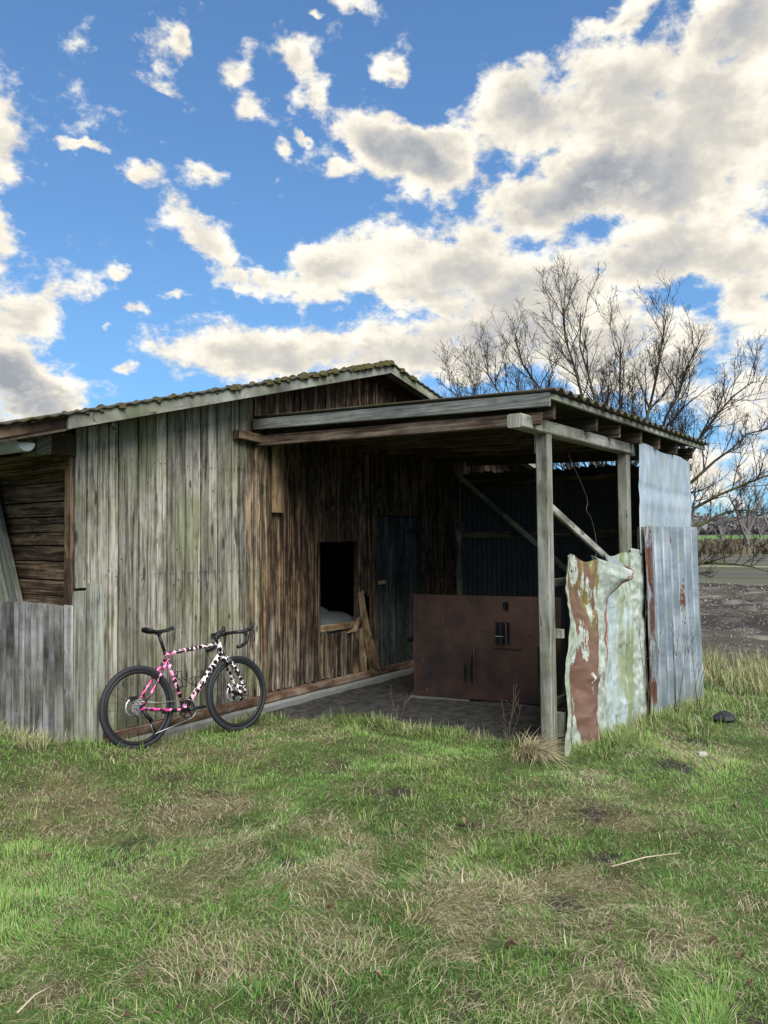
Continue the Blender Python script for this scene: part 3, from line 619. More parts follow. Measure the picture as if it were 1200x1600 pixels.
# flat sheet above, ribbed sheet below, crumpled sheet beside the post
def uvg(nu, nv, W_, H_): return [(W_*i/nu, H_*j/nv) for j in range(nv+1) for i in range(nu+1)]
mb = MB(); WX = 9.70-7.80
def flat(u, v):
    x = 7.80+WX*u; top = 2.685-.055*u+.012*math.sin(u*11)+(.03 if u < .04 else 0); z = 1.55+(top-1.55)*v
    return (x, 2.515+.006*math.sin(u*9+v*4)+.006*math.sin(v*23)*(.4 < v < .62)-.004*v, z)
mb.grid(flat, 40, 36); o = mb.build('metal_sheet', M_zflat, lt, uvs=uvg(40, 36, WX, 1.1), solid=.003); o['label'] = 'flat pale blue-grey galvanised sheet under the roof'
mb = MB(); 
def ribbed(u, v):
    x = 7.82+2.0*u+.03*v*(u-.5); zt = 1.832+.006*math.sin(u*17); zb = -.20-.13*u; z = zb+(zt-zb)*v
    s_ = abs((u*7.+.25) % 1.-.5); rib = float(S(.158, .135, s_)); mini = .35*float(S(.06, .02, abs(s_-.36)))
    return (x, 2.475-.055*rib-.02*mini-.025*(1-v)**2-.012*math.sin(v*3+u*2), z)
mb.grid(ribbed, 210, 14, smooth=False); o = mb.build('metal_sheet', M_zinc, lt, uvs=uvg(210, 14, 2.0, 2.05), solid=.003); o['label'] = 'ribbed galvanised sheet with rust streaks'
mb = MB(); CW = 2.02
def crease(u, v, a, b, w_): return max(0., 1-abs((u-a)-b*v)/w_)
def crump(u, v):
    x = 5.86+CW*u; zb = -.10-.10*u
    top = 1.56+.04*math.exp(-((u-.14)/.07)**2)-.05*math.exp(-((u-.24)/.03)**2)+.012*math.sin(u*37)+.05*float(S(.6, 1., u))
    z = zb+(top-zb)*v
    y = 2.515
    # long vertical dents with sharp creases
    y += .085*crease(u, v, .12, .06, .10)-.075*crease(u, v, .24, .05, .07)+.07*crease(u, v, .33, .07, .06)*float(S(.1, .6, v))
    y += .06*crease(u, v, .62, -.04, .08)-.05*crease(u, v, .74, .0, .07)+.045*crease(u, v, .86, .03, .06)
    y += .03*(1-abs(math.sin(v*6.5+u*5.)))*(.4+.6*math.sin(u*7)**2)+.05*(float(fbm(u*4., v*4., 1.7, 4))-.5)
    fr_ = float(fbm(u*6.+3, v*5.+1, 1.9, 3)); y += .045*abs(fr_-.5)+.006*abs(math.sin(u*31+v*13))*abs(math.sin(v*17-u*9))
    # the top edge is bent outward into a pointed flap
    k = float(S(.74, 1., v)); q = max(0., 1-abs(u-(.43+.07*v))/(.13 if u < .43+.07*v else .045))
    y -= .24*k*q; z -= .13*k*k*q; x += .10*k*q
    y -= .07*v**3*math.exp(-(u/.05)**2); x -= (.04*math.sin(v*7.)+.025*math.sin(v*17))*(1-u)**4
    y -= .03*(1-v)
    if v < .05 and .57 < u < .66: z += .06
    return (x, y, z)
mb.grid(crump, 150, 90, smooth=False); o = mb.build('metal_sheet', M_crump, lt, uvs=uvg(150, 90, CW, 1.7), solid=.003); o['label'] = 'crumpled pale green sheet with peeling brown paint'

# hanging wire
mb = MB()
pts = [(6.55, 2.75, 2.50), (6.60, 2.74, 2.42), (6.80, 2.74, 2.26), (6.95, 2.73, 2.08), (6.92, 2.73, 1.98), (7.02, 2.72, 1.90), (7.10, 2.71, 1.70), (7.06, 2.70, 1.55), (6.86, 2.66, 1.42)]
P_ = [np.array(p) for p in pts]; sm = []
for i in range(len(P_)-1):
    p0, p1, p2, p3 = P_[max(i-1, 0)], P_[i], P_[i+1], P_[min(i+2, len(P_)-1)]
    for q in np.linspace(0, 1, 6, endpoint=False): sm.append(.5*((2*p1)+(p2-p0)*q+(2*p0-5*p1+4*p2-p3)*q*q+(3*p1-p0-3*p2+p3)*q**3))
mb.tube(sm, .0028, 5); mb.build('hanging_wire', M_wire, label='thin rusty wire dangling from the lean-to roof beside the post', cat='wire')

# red-brown panel standing in the lean-to
PL = V(6.999, 4.747, 0); PD = V(7.293-6.999, 3.41-4.747, 0); PD /= np.linalg.norm(PD); PN = np.cross(PD, (0, 0, 1)); PN = -PN if PN@V(-1, 0, 0) < 0 else PN
def pp(s_, z, off=0.): return PL+PD*s_+V(0, 0, z)+PN*off
panel = thing('painted_panel', tuple(PL+PD*.9), 'large red-brown painted panel with small hatch openings standing inside the lean-to', 'panel')
PWD, PH = 1.60, 1.12
cs = sorted({0, .565, .60, .71, .91, .985, 1.075, 1.10, 1.355, 1.50, PWD}); zs = sorted({.035, .20, .385, .61, .85, .95, 1.075, PH})
mb = MB()
holes = lambda s_, z: (.565 < s_ < .60+.045 and .20 < z < .385) or (.91 < s_ < 1.075 and .61 < z < .85) or (1.355 < s_ < 1.50 and .20 < z < .61)
for i in range(len(cs)-1):
    for j in range(len(zs)-1):
        a, b, c, d_ = cs[i], cs[i+1], zs[j], zs[j+1]; ms, mz = (a+b)/2, (c+d_)/2
        if holes(ms, mz): continue
        if .985 <= a and b <= 1.075 and c >= .95 and d_ <= 1.075:      # oval hand hole
            n = 24; ov = []; rc = []
            for k in range(n):
                an = 2*math.pi*k/n; ca, sa = math.cos(an), math.sin(an); ov.append((ms+.034*ca, mz+.053*(abs(sa)**.7)*(1 if sa > 0 else -1)))
                kx = min((b-a)/2/abs(ca) if abs(ca) > 1e-6 else 9, (d_-c)/2/abs(sa) if abs(sa) > 1e-6 else 9); rc.append((ms+kx*ca, mz+kx*sa))
            for off in (0, -.018): mb.add([pp(s_, z, off) for s_, z in ov+rc], [(k, k+n, (k+1) % n+n, (k+1) % n) if off else (k, (k+1) % n, (k+1) % n+n, k+n) for k in range(n)])
            mb.add([pp(s_, z, 0) for s_, z in ov]+[pp(s_, z, -.018) for s_, z in ov], [(k, k+n, (k+1) % n+n, (k+1) % n) for k in range(n)])
            continue
        mb.prism([pp(a, c), pp(b, c), pp(b, d_), pp(a, d_)], PN, .018)
mb.build('sheet', M_panel, panel)
def pbox(s0, s1, z0, z1, o0, o1, name, m=M_panel): return MB().obox(pp((s0+s1)/2, (z0+z1)/2, (o0+o1)/2), PD*(s1-s0)/2, PN*(o1-o0)/2, V(0, 0, (z1-z0)/2)).build(name, m, panel)
pbox(0, PWD, .03, .125, .002, .022, 'bottom_rail'); pbox(.0, .035, .125, PH, .002, .012, 'edge_strip'); pbox(.52, PWD, .125, .132, .003, .012, 'seam_strip')
for (s0, s1, z0, z1) in ((.895, 1.20, .58, .595),): pbox(s0, s1, z0, z1, .002, .016, 'hatch_sill')
fl_ = V(0, 0, 0)
def flap(s0, z0, z1, wd, ang, top=None):
    dirv = PD*math.cos(ang)+PN*math.sin(ang); a = pp(s0, z0, .004); nn = np.cross(V(0, 0, 1), dirv); top = z1 if top is None else top
    pts = [a, a+dirv*wd, a+dirv*wd+V(0, 0, top-z0), a+V(0, 0, z1-z0)]
    return MB().prism(pts, -nn, .012).build('hatch_flap', M_panel, panel)
flap(1.0, .615, .845, .11, R(62)); flap(.645, .205, .39, .085, R(55), top=.60); flap(1.50, .2, .6, .10, R(50))
MB().obox(pp(.955, .70, -.01), PD*.04, PN*.004, V(0, 0, .004)).build('hatch_bar', M_alu, panel)
for s_, z in ((.06, .05), (1.16, .86), (1.30, .74), (1.27, .28), (.80, .76)): MB().obox(pp(s_, z, .006), PD*.008, PN*.006, V(0, 0, .012)).build('bolt', M_steel, panel)
MB().obox(pp(.3, .012, .03), PD*.33, PN*.04, V(0, 0, .010)).build('footing_slab', M_dirtc, label='thin pale concrete slab edge under the red-brown panel', cat='slab')

# plastic tank seen through the window hole
mb = MB(); c = V(7.0, 6.22, 0)
prof = [(.0, .86), (.10, .86), (.11, .885), (.15, .885), (.16, .855), (.36, .83), (.44, .78), (.47, .70), (.475, .5), (.465, .49), (.475, .48), (.475, .1), (.44, .0), (0, 0)]
mb.lathe([(r_*1.12, h) for r_, h in prof], c, (0, 0, 1), (1, 0, 0), 40)
tk = thing('water_tank', (7.0, 6.22, 0), 'round white plastic tank behind the broken window hole of the barn', 'tank')
mb.build('tank_body', M_tank, tk); MB().lathe([(0, .91), (.13, .91), (.14, .885), (.14, .86)], c, (0, 0, 1), (1, 0, 0), 24).build('tank_lid', M_tank, tk)

# ------------------------------------------------------------------ bicycle
BA = V(3.86, 5.335, .045); BB_ = V(4.875, 5.25, 0.0)
ux = BB_-BA; ux /= np.linalg.norm(ux); nh = V(-ux[1], ux[0], 0); nh /= np.linalg.norm(nh)
upv = V(0, 0, math.cos(R(8)))+nh*math.sin(R(8)); upv -= ux*(upv@ux); upv /= np.linalg.norm(upv); nl = np.cross(ux, upv)
def bk(x, z, l=0.): return BA+ux*x+upv*z+nl*l
m_, t = mat('spotted_frame_paint', .35, 0., .5); tc = t.new('ShaderNodeTexCoord').outputs['Object']; p = t.pos(); px, py, pz = t.xyz(p)
v1 = t.vor(p, 25., rand=.8); v2 = t.vor(t.vm('ADD', p, (.3, .1, .7)), 34.); nn = t.noise(p, 34., 2.)
grad = t.mr(px, 4.12, 4.62, smooth=False)
base = t.mix(grad, (.86, .035, .32), (.86, .80, .82)); alt = t.mix(grad, (.90, .28, .55), (.88, .86, .86))
c = t.mix(t.mr(t.noise(p, 30., 2.), .50, .54), base, alt)
c = t.mix(t.mr(t.m('ADD', v2[0], t.m('MULTIPLY', nn, .3)), .36, .33), c, t.mix(grad, (.30, .02, .13), (.25, .02, .06)))
c = t.mix(t.mr(t.m('ADD', v1[0], t.m('MULTIPLY', nn, .3)), .71, .68), c, (.012, .008, .012))
setc(t, c); t.put(t.b.inputs['Coat Weight'], .4); M_spot = m_
bike = thing('bicycle', tuple(BA), 'gravel bicycle with pink and white black-spotted frame leaning on the barn wall', 'bicycle')
def wheel(hx, hz, rear):
    R_ = .335; ctr = bk(hx, hz)
    hub = MB(); hub.lathe([(0, -.055), (.012, -.055), (.012, -.03), (.024, -.028), (.024, -.018), (.013, -.012), (.013, .012), (.022, .018), (.022, .028), (.012, .03), (.012, .058), (0, .058)], ctr, nl, ux, 20)
    wroot = hub.build('wheel', M_black, bike)
    tr = .021; ty = MB(); prof = []
    for k in range(14):
        a = 2*math.pi*k/14; kn = .0016*(1 if k % 2 else -1) if math.cos(a) > .2 else 0; prof.append((R_-tr+(tr+kn)*math.cos(a), (tr+kn)*math.sin(a)))
    n = 120; vs = []
    for i in range(n):
        a = 2*math.pi*i/n
        for k, (r_, h) in enumerate(prof):
            kk = .0022*((i+k) % 2) if r_ > R_-.012 else 0
            vs.append(ctr+nl*h+(r_+kk)*(math.cos(a)*ux+math.sin(a)*upv))
    ty.add(vs, [(i*14+j, i*14+(j+1) % 14, ((i+1) % n)*14+(j+1) % 14, ((i+1) % n)*14+j) for i in range(n) for j in range(14)], True); ty.build('tyre', M_rubber, wroot)
    MB().lathe([(R_-.040, -.013), (R_-.036, -.015), (R_-.058, -.010), (R_-.066, 0), (R_-.058, .010), (R_-.036, .015)], ctr, nl, ux, 64, closed=True).build('rim', M_black, wroot)
    sp = MB()
    for k in range(24):
        a = 2*math.pi*k/24; a2 = a+(.45 if k % 4 < 2 else -.45); side_ = .022 if k % 2 else -.022
        sp.tube([ctr+nl*side_+.022*(math.cos(a2)*ux+math.sin(a2)*upv), ctr+(R_-.062)*(math.cos(a)*ux+math.sin(a)*upv)], .0012, 4, cap=False)
    sp.build('spokes', M_black, wroot)
    ro = MB(); l0 = -.052 if not rear else -.058
    ro.lathe([(.058, l0-.001), (.080, l0-.001), (.080, l0+.001), (.058, l0+.001)], ctr, nl, ux, 36, closed=True)
    for k in range(6):
        a = k*math.pi/3; ro.obox(ctr+nl*l0+.038*(math.cos(a+.2)*ux+math.sin(a+.2)*upv), nl*.001, (math.cos(a)*upv-math.sin(a)*ux)*.004, (math.cos(a+.35)*ux+math.sin(a+.35)*upv)*.024)
    ro.build('brake_disc', M_alu, wroot)
    return wroot
HR, HF = (.02, .335), (1.035, .335); BBx = (.465, .262)
wr = wheel(*HR, True); wf = wheel(*HF, False)
ST, HT, HB = (.300, .745), (.842, .818), (.893, .690)
fm = MB()
def ft(p, q, r0, r1, l0=0., l1=0., mid=None, k=12):
    P = [bk(p[0], p[1], l0)]
    if mid: P += [bk(*m_) for m_ in mid]
    P.append(bk(q[0], q[1], l1)); n = len(P); fm.tube(P, [r0+(r1-r0)*i/(n-1) for i in range(n)], k)
ft((.846, .835), (.890, .672), .021, .026); ft((.305, .742), (.842, .798), .017, .020); ft((BBx[0]+.01, BBx[1]+.01), (.882, .715), .024, .026)
ft(BBx, (.292, .765), .020, .0175); ft((BBx[0], BBx[1]), (BBx[0], BBx[1]), .030, .030, -.04, .04, k=16)
for s_ in (-1, 1):
    ft((BBx[0]-.01, BBx[1]), (HR[0]+.012, HR[1]-.006), .013, .011, s_*.034, s_*.064, mid=[(.36, .272, s_*.05), (.20, .290, s_*.062)], k=8)
    ft((.305, .70), (HR[0]+.004, HR[1]+.006), .012, .009, s_*.018, s_*.064, mid=[(.235, .60, s_*.042), (.12, .45, s_*.060)], k=8)
    fm.obox(bk(HR[0]+.005, HR[1], s_*.064), ux*.022, nl*.005, upv*.020)
ft((.26, .625), (.26, .625), .010, .010, -.04, .04, k=8)
fm.build('frame', M_spot, bike)
fk = MB()
def fk_t(pts, rs, k=10): fk.tube([bk(*q) for q in pts], rs, k)
fk_t([(.888, .695, 0), (.897, .665, 0), (.905, .645, 0)], [.026, .030, .026])
fk_t([(.905, .655, -.05), (.905, .655, .05)], [.024, .024])
for s_ in (-1, 1):
    fk_t([(.900, .665, s_*.03), (.935, .625, s_*.055), (.985, .555, s_*.062), (1.035, .47, s_*.062), (1.075, .375, s_*.060), (1.082, .320, s_*.058)], [.024, .022, .020, .017, .014, .011])
    fk_t([(.985, .425, s_*.058), (1.005, .385, s_*.058), (1.030, .335, s_*.056), (1.038, .270, s_*.056)], [.010, .014, .018, .012])
    fk.obox(bk(1.035, .40, s_*.058), ux*.045-upv*.012, nl*.008, upv*.003); fk.obox(bk(1.055, .30, s_*.058), ux*.035+upv*.008, nl*.008, upv*.003)
fork = fk.build('fork', M_spot, bike)
mb = MB(); mb.obox(bk(.995, .375, -.062), ux*.018, nl*.014, upv*.035, .006); mb.obox(bk(.02, .405, -.062), ux*.035, nl*.014, upv*.018, .006); mb.build('brake_calipers', M_black, bike)
MB().tube([bk(.297, .745), bk(.235, .930)], .0145, 12).build('seat_post', M_black, bike)
MB().lathe([(.0145, -.012), (.023, -.012), (.023, .012), (.0145, .012)], bk(.288, .772), bk(.235, .93)-bk(.297, .745), nl, 16).build('seat_clamp', M_black, bike) if False else None
# saddle
mb = MB()
def sadl(u, v):
    s_ = u; x = .105+.275*s_; wd = .070*(1-S(.15, .62, s_)*.72)*(1 if s_ < .97 else .6)*(S(-.12, .10, s_)); a = math.pi*(v-.5)*1.25
    z = .958-.012*math.sin(s_*3.4)+.016*(1-S(0, .35, s_))+.008*S(.7, 1, s_)
    return bk(x, z+.016*math.cos(a)-.016, wd*math.sin(a)/math.sin(math.pi*.5))
mb.grid(sadl, 22, 12); sad = mb.build('saddle', M_black, bike, solid=.012)
mb = MB(); [mb.tube([bk(.14, .945, s_*.022), bk(.19, .925, s_*.022), bk(.27, .925, s_*.022), bk(.35, .945, s_*.012)], .0035, 6) for s_ in (-1, 1)]; mb.obox(bk(.237, .922), ux*.022, nl*.026, upv*.012, .004); mb.build('saddle_rails', M_steel, sad)
# stem, bars, hoods
mb = MB(); mb.tube([bk(.842, .818), bk(.828, .872)], .019, 12); mb.tube([bk(.826, .868), bk(.915, .880)], .017, 12); mb.tube([bk(.915, .880, -.03), bk(.915, .880, .03)], .021, 12)
for k, zz in enumerate((.828, .845)): mb.lathe([(.0, 0), (.022, 0), (.022, .012), (0, .012)], bk(.842-.004*k, zz), upv, ux, 16)
mb.build('stem', M_black, bike)
mb = MB()
for s_ in (-1, 1):
    mb.tube([bk(.915, .880, 0), bk(.917, .882, s_*.09), bk(.920, .884, s_*.165), bk(.935, .884, s_*.192), bk(.975, .882, s_*.202), bk(1.005, .872, s_*.206), bk(1.018, .842, s_*.212), bk(1.008, .805, s_*.218), bk(.975, .775, s_*.224), bk(.93, .758, s_*.230), bk(.885, .752, s_*.234)], [.0155, .0155, .015, .0155, .0165, .0165, .0165, .0165, .0165, .0165, .0165], 10)
bar = mb.build('handlebar', M_black, bike)
for s_ in (-1, 1):
    MB().tube([bk(.985, .886, s_*.203), bk(1.02, .895, s_*.204), bk(1.055, .908, s_*.205), bk(1.075, .930, s_*.206), bk(1.078, .955, s_*.206)], [.016, .019, .019, .019, .012], 10).build('hood', M_black, bar)
    MB().tube([bk(1.080, .925, s_*.206), bk(1.098, .88, s_*.210), bk(1.100, .83, s_*.216), bk(1.090, .79, s_*.220)], [.009, .008, .007, .006], 8).build('brake_lever', M_black, bar)
MB().tube([bk(1.06, .90, -.2), bk(1.01, .80, -.12), bk(.965, .70, -.04), bk(.955, .64, -.06)], .0025, 6).build('brake_hose', M_black, bike)
# drivetrain
mb = MB(); ccx, cl = bk(*BBx), .048
n = 40; vs = []
for i in range(n*2):
    a = math.pi*i/n; r_ = .078 if i % 2 else .083; vs += [ccx+nl*cl+r_*(math.cos(a)*ux+math.sin(a)*upv), ccx+nl*cl+.066*(math.cos(a)*ux+math.sin(a)*upv)]
mb.add(vs, [(2*i, 2*((i+1) % (2*n)), 2*((i+1) % (2*n))+1, 2*i+1) for i in range(2*n)])
for k in range(5): a = k*2*math.pi/5+.3; mb.obox(ccx+nl*cl+.043*(math.cos(a)*ux+math.sin(a)*upv), nl*.002, (math.cos(a)*upv-math.sin(a)*ux)*.006, (math.cos(a)*ux+math.sin(a)*upv)*.028)
mb.build('chainring', M_black, bike, solid=.004)
mb = MB(); d_ = ux*.995+upv*.03; mb.tube([ccx+nl*.062, ccx+nl*.066+d_*.06, ccx+nl*.070+d_*.172], [.019, .0145, .013], 10); mb.build('crank_arm', M_black, bike)
mb = MB(); mb.tube([ccx-nl*.062, ccx-nl*.07-d_*.172], [.018, .012], 10); mb.build('crank_arm', M_black, bike)
MB().tube([ccx+nl*.072+d_*.168, ccx+nl*.078+d_*.168], .012, 10).build('pedal_boss', M_alu, bike)
mb = MB()
for k, r_ in enumerate((.068, .060, .052, .045, .038, .032, .026)): 
    h = .020+k*.0048; mb.lathe([(r_-.009, h), (r_, h), (r_, h+.0022), (r_-.009, h+.0022)], bk(*HR), nl, ux, 28, smooth=False, closed=True)
m_, t = mat('sprockets', .45, .6, .4); setc(t, t.mix(t.mr(t.noise(t.pos(), 110., 2.), .46, .54), (.06, .06, .065), (.48, .49, .50))); cas = mb.build('cassette', m_, bike)
MB().lathe([(.010, .018), (.058, .018), (.020, .052), (.010, .056)], bk(*HR), nl, ux, 24, smooth=False).build('cassette_body', M_black, cas)
P1, P2 = (.105, .215), (.130, .130)
mb = MB(); 
for q in (P1, P2): mb.lathe([(0, .048), (.020, .048), (.022, .053), (.020, .058), (0, .058)], bk(*q), nl, ux, 16)
mb.tube([bk(*P1, .060), bk(*P2, .060)], [.010, .008], 8); mb.tube([bk(HR[0]+.01, HR[1]-.02, .066), bk(.055, .262, .072), bk(.10, .222, .066)], [.012, .018, .014], 8); mb.build('derailleur', M_black, bike)
mb = MB(); ring = []
top_c, bot_c = bk(BBx[0], BBx[1]+.082, .045), bk(BBx[0], BBx[1]-.082, .045)
mb.tube([top_c, bk(.2, .35, .040), bk(HR[0]+.01, HR[1]+.045, .038)], .0042, 6); mb.tube([bk(.13, .108, .053), bk(.30, .140, .05), bot_c+ux*.012], .0042, 6); mb.tube([bk(.122, .118, .056), bk(.105, .17, .056), bk(.108, .21, .056)], .0042, 6)
mb.tube([ccx+nl*.048+.082*(math.cos(a)*ux+math.sin(a)*upv) for a in np.linspace(-1.5, 1.5, 14)], .004, 6)
mb.build('chain', M_alu, bike)
for base_, dr_ in (((.40, .43), (-.34, .94)), ((.60, .42), (.70, .71))):
    e = V(*dr_); nrm_ = V(.94, .34) if dr_[0] < 0 else V(-.71, .71); b = V(*base_); mb = MB()
    for s_ in (-1, 1):
        q = [b+nrm_*.016, b+nrm_*.030+e*.01, b+nrm_*.085-e*.0, b+nrm_*.095+e*.04, b+nrm_*.06+e*.09, b+nrm_*.085+e*.14, b+nrm_*.05+e*.145, b+nrm_*.022+e*.10]
        mb.tube([bk(a[0], a[1], s_*l_) for a, l_ in zip(q, (.004, .012, .030, .036, .036, .034, .02, .006))], .0045, 6)
    mb.build('bottle_cage', M_black, bike)

# ------------------------------------------------------------------ bare fruit tree behind the lean-to
def bark(name, c0, c1, moss):
    m, t = mat(name, .95); n = t.noise(t.pos(), 18., 6., .6); n2 = t.noise(t.pos(), 2.2, 3.)
    setc(t, t.mix(t.mr(n2, .45, .62, 0., moss), t.mix(n, c0, c1), t.mix(n, (.06, .065, .02), (.20, .19, .06)))); bump(t, n, .8, .01); return m
M_bark = bark('mossy_bark', (.020, .016, .013), (.065, .052, .042), .6); M_twig = bark('twig_bark', (.016, .011, .011), (.045, .030, .028), .15)
def make_tree(name, base, limbs, label, group=None, seed=1, rr=.075, detail=(9, 6, 3), mats=None, latv=None, thin=1.):
    rg = random.Random(seed); tk_ = MB(); TW = {}; lat = V(R0.x, R0.y, 0) if latv is None else latv; dep = V(F0.x, F0.y, 0); base = V(*base)
    def branch(p, d_, L, r_, lev, up_, wob):
        n = 6 if lev < 2 else 4 if lev == 2 else 3; pts = [p]; dd = d_/np.linalg.norm(d_)
        for i in range(n):
            dd = dd+V(rg.gauss(0, wob), rg.gauss(0, wob), rg.gauss(0, wob)+up_); dd /= np.linalg.norm(dd); pts.append(pts[-1]+dd*L/n)
        rs = [max(r_*(1-.72*i/n), .0026*thin) for i in range(n+1)]
        TW.setdefault((n+1, 4 if lev == 1 else 3), []).append((pts, rs))
        return pts, rs
    def kids(pts, rs, lev, L, cnt):
        n = len(pts)-1
        for k in range(cnt):
            q = rg.uniform(.18, 1.0) if lev else rg.uniform(.22, 1.)**.75; i = min(int(q*n), n-1); f_ = q*n-i; p = pts[i]*(1-f_)+pts[i+1]*f_; dd = pts[i+1]-pts[i]; dd /= np.linalg.norm(dd)
            a = V(rg.gauss(0, 1), rg.gauss(0, 1), rg.gauss(0, 1)); a -= dd*(a@dd); a /= np.linalg.norm(a); an = rg.uniform(.5, 1.1)
            nd = dd*math.cos(an)+a*math.sin(an)+V(0, 0, .45 if lev < 2 else .2)
            l_ = L*rg.uniform(.45, 1.)*(1.1-.38*q); r2 = max(rs[i]*rg.uniform(.42, .62), .0032*thin)
            pt, r3 = branch(p, nd, l_, r2, lev+1, .10 if lev < 2 else .05, .16)
            if lev+1 < len(detail): kids(pt, r3, lev+1, l_*.58, detail[lev+1])
    for (la, hz, de, z0, L0, c) in limbs:
        end = base+lat*la+dep*de+V(0, 0, hz); st = base+V(0, 0, z0); mid = st*(1-.45)+end*.45+V(0, 0, c)+lat*rg.uniform(-.15, .15)
        pts = []; N_ = 9
        for i in range(N_+1):
            q = i/N_; pts.append((1-q)**2*st+2*q*(1-q)*mid+q*q*end+V(rg.gauss(0, .045), rg.gauss(0, .045), rg.gauss(0, .03))*(0 < i))
        rs = [rr*L0*(1-.86*i/N_)+.004*thin for i in range(N_+1)]
        tk_.tube(pts, rs, 7, cap=False); kids(pts, rs, 0, max(np.linalg.norm(end-st)*.34, .9), detail[0])
    tk_.tube([base+V(0, 0, -.3), base+V(0, 0, .3), base+V(.03, 0, 1.0), base+V(.02, .03, 1.5)], [rr*2.3, rr*1.8, rr*1.6, rr*1.2], 9)
    root = thing(name, tuple(base), label, 'tree', group)
    tk_.build('trunk', (mats or (M_bark, M_twig))[0], root)
    vv, ff, tot = [], [], 0
    for (n, k), L in TW.items():
        P = np.array([a for a, _ in L]); r_ = np.array([b for _, b in L]); d_ = np.gradient(P, axis=1); d_ /= np.linalg.norm(d_, axis=2, keepdims=True)+1e-9
        u_ = np.cross(d_, np.array([.613, .31, .727])); u_ /= np.linalg.norm(u_, axis=2, keepdims=True)+1e-9; w_ = np.cross(d_, u_)
        an = 2*math.pi*np.arange(k)/k
        v = P[:, :, None]+r_[:, :, None, None]*(np.cos(an)[:, None]*u_[:, :, None]+np.sin(an)[:, None]*w_[:, :, None]); m_n = len(L)
        i, j = np.meshgrid(np.arange(n-1), np.arange(k), indexing='ij'); q = np.stack([i*k+j, i*k+(j+1) % k, (i+1)*k+(j+1) % k, (i+1)*k+j], -1).reshape(-1, 4)
        ff.append((q[None]+(np.arange(m_n)*n*k)[:, None, None]+tot).reshape(-1)); vv.append(v.reshape(-1, 3)); tot += m_n*n*k
    ff = np.concatenate(ff); np_mesh('crown', np.concatenate(vv), ff, np.full(len(ff)//4, 4), None, (mats or (M_bark, M_twig))[1], parent=root); return root
TB = (14.0, 5.05, -.45)
make_tree('bare_tree', TB, [(-3.3, 4.0, .2, 1.2, .8, .6), (-3.0, 4.9, -.3, 1.2, .8, .6), (-2.7, 4.3, .3, 1.2, .8, .7), (-2.3, 5.2, -.4, 1.3, .9, .6), (-1.6, 6.0, .5, 1.4, 1., .4), (-1.0, 6.3, -.6, 1.4, 1., .2), (-.4, 6.5, .4, 1.4, .9, .0), (.5, 6.0, .8, 1.4, .9, .1), (1.0, 6.2, -.3, 1.4, 1., .2), (1.8, 5.8, .4, 1.3, 1., .5), (2.5, 5.0, -.5, 1.3, .9, .9), (3.1, 4.2, .2, 1.2, .9, 1.0), (3.5, 3.3, -.7, 1.2, .8, 1.2), (3.3, 2.6, .6, 1.1, .75, 1.1), (2.9, 1.5, -.2, 1.0, .75, .8), (.3, 5.3, 1.6, 1.3, .8, .4), (-1.2, 5.0, 1.5, 1.3, .8, .4), (.1, 4.6, -1.4, 1.3, .7, .5), (1.6, 4.4, -1.3, 1.3, .7, .6), (-1.5, 4.3, -1.2, 1.3, .7, .6)],
          'spreading bare fruit tree with mossy limbs behind the lean-to roof', seed=8, rr=.052, detail=(19, 9, 4))

# ------------------------------------------------------------------ distant trees and wood
dirs = lambda deg: V(math.cos(R(deg)), math.sin(R(deg)), 0)
far = [(11.0, 105, 8.5, 'slender bare tree standing alone in the far field edge'), (12.6, 150, 7.0, 'small bare tree in front of the bright green meadow'), (9.6, 120, 10.0, 'tall broad bare tree at the frame edge beyond the field'), (8.2, 125, 11.0, 'tall bare tree just past the edge of the far meadow'), (14.2, 190, 7.5, 'low bushy bare tree at the foot of the wooded hill'), (10.2, 160, 8.0, 'dense bare tree behind the tall one beyond the field')]
M_far = plain('distant_bark', (.17, .16, .16), .95)
for k, (dg, ds, h, lb) in enumerate(far):
    p = dirs(dg)*ds; z = float(gz(p[0], p[1])); s_ = h/7.
    make_tree('distant_tree', (p[0], p[1], z), [(rnd.uniform(-2.4, 2.4)*s_, rnd.uniform(4.2, 7.)*s_, rnd.uniform(-1.5, 1.5)*s_, rnd.uniform(1., 2.2)*s_, 1., rnd.uniform(-.2, .5)) for _ in range(8)], lb, 'trees beyond the field', seed=30+k, rr=.13*s_, detail=(8, 5), mats=(M_far, M_far), thin=10.)
# wooded hill: one mass of bare crowns
W_ = MB(); rg = random.Random(3)
for i in range(1500):
    dg = rg.uniform(-8, 75) if i % 3 else rg.uniform(6, 18); ds = rg.uniform(380, 520); p = dirs(dg)*ds; z = float(gz(p[0], p[1])); h = rg.uniform(6, 11); wd = rg.uniform(2.2, 4.2)
    n = 10
    for q in range(n):
        a = rg.uniform(0, 6.28); r_ = wd*math.sqrt(rg.random()); zz = z+h*rg.uniform(.15, 1.)*(1-.35*(r_/wd)**2); s_ = rg.uniform(.7, 1.5); b = V(p[0]+r_*math.cos(a), p[1]+r_*math.sin(a), zz)
        W_.add([b+V(rg.gauss(0, s_), rg.gauss(0, s_), rg.gauss(0, s_)) for _ in range(4)], [(0, 1, 2), (0, 2, 3), (0, 3, 1), (1, 3, 2)])
m_, t = mat('far_wood', 1.); n = t.noise(t.pos(), .12, 5.); setc(t, t.ramp(n, [(.35, (.16, .17, .175)), (.55, (.21, .20, .20)), (.7, (.15, .17, .155))]))
W_.build('far_wood', m_, label='grey wooded hill closing the far side of the fields', kind='stuff')
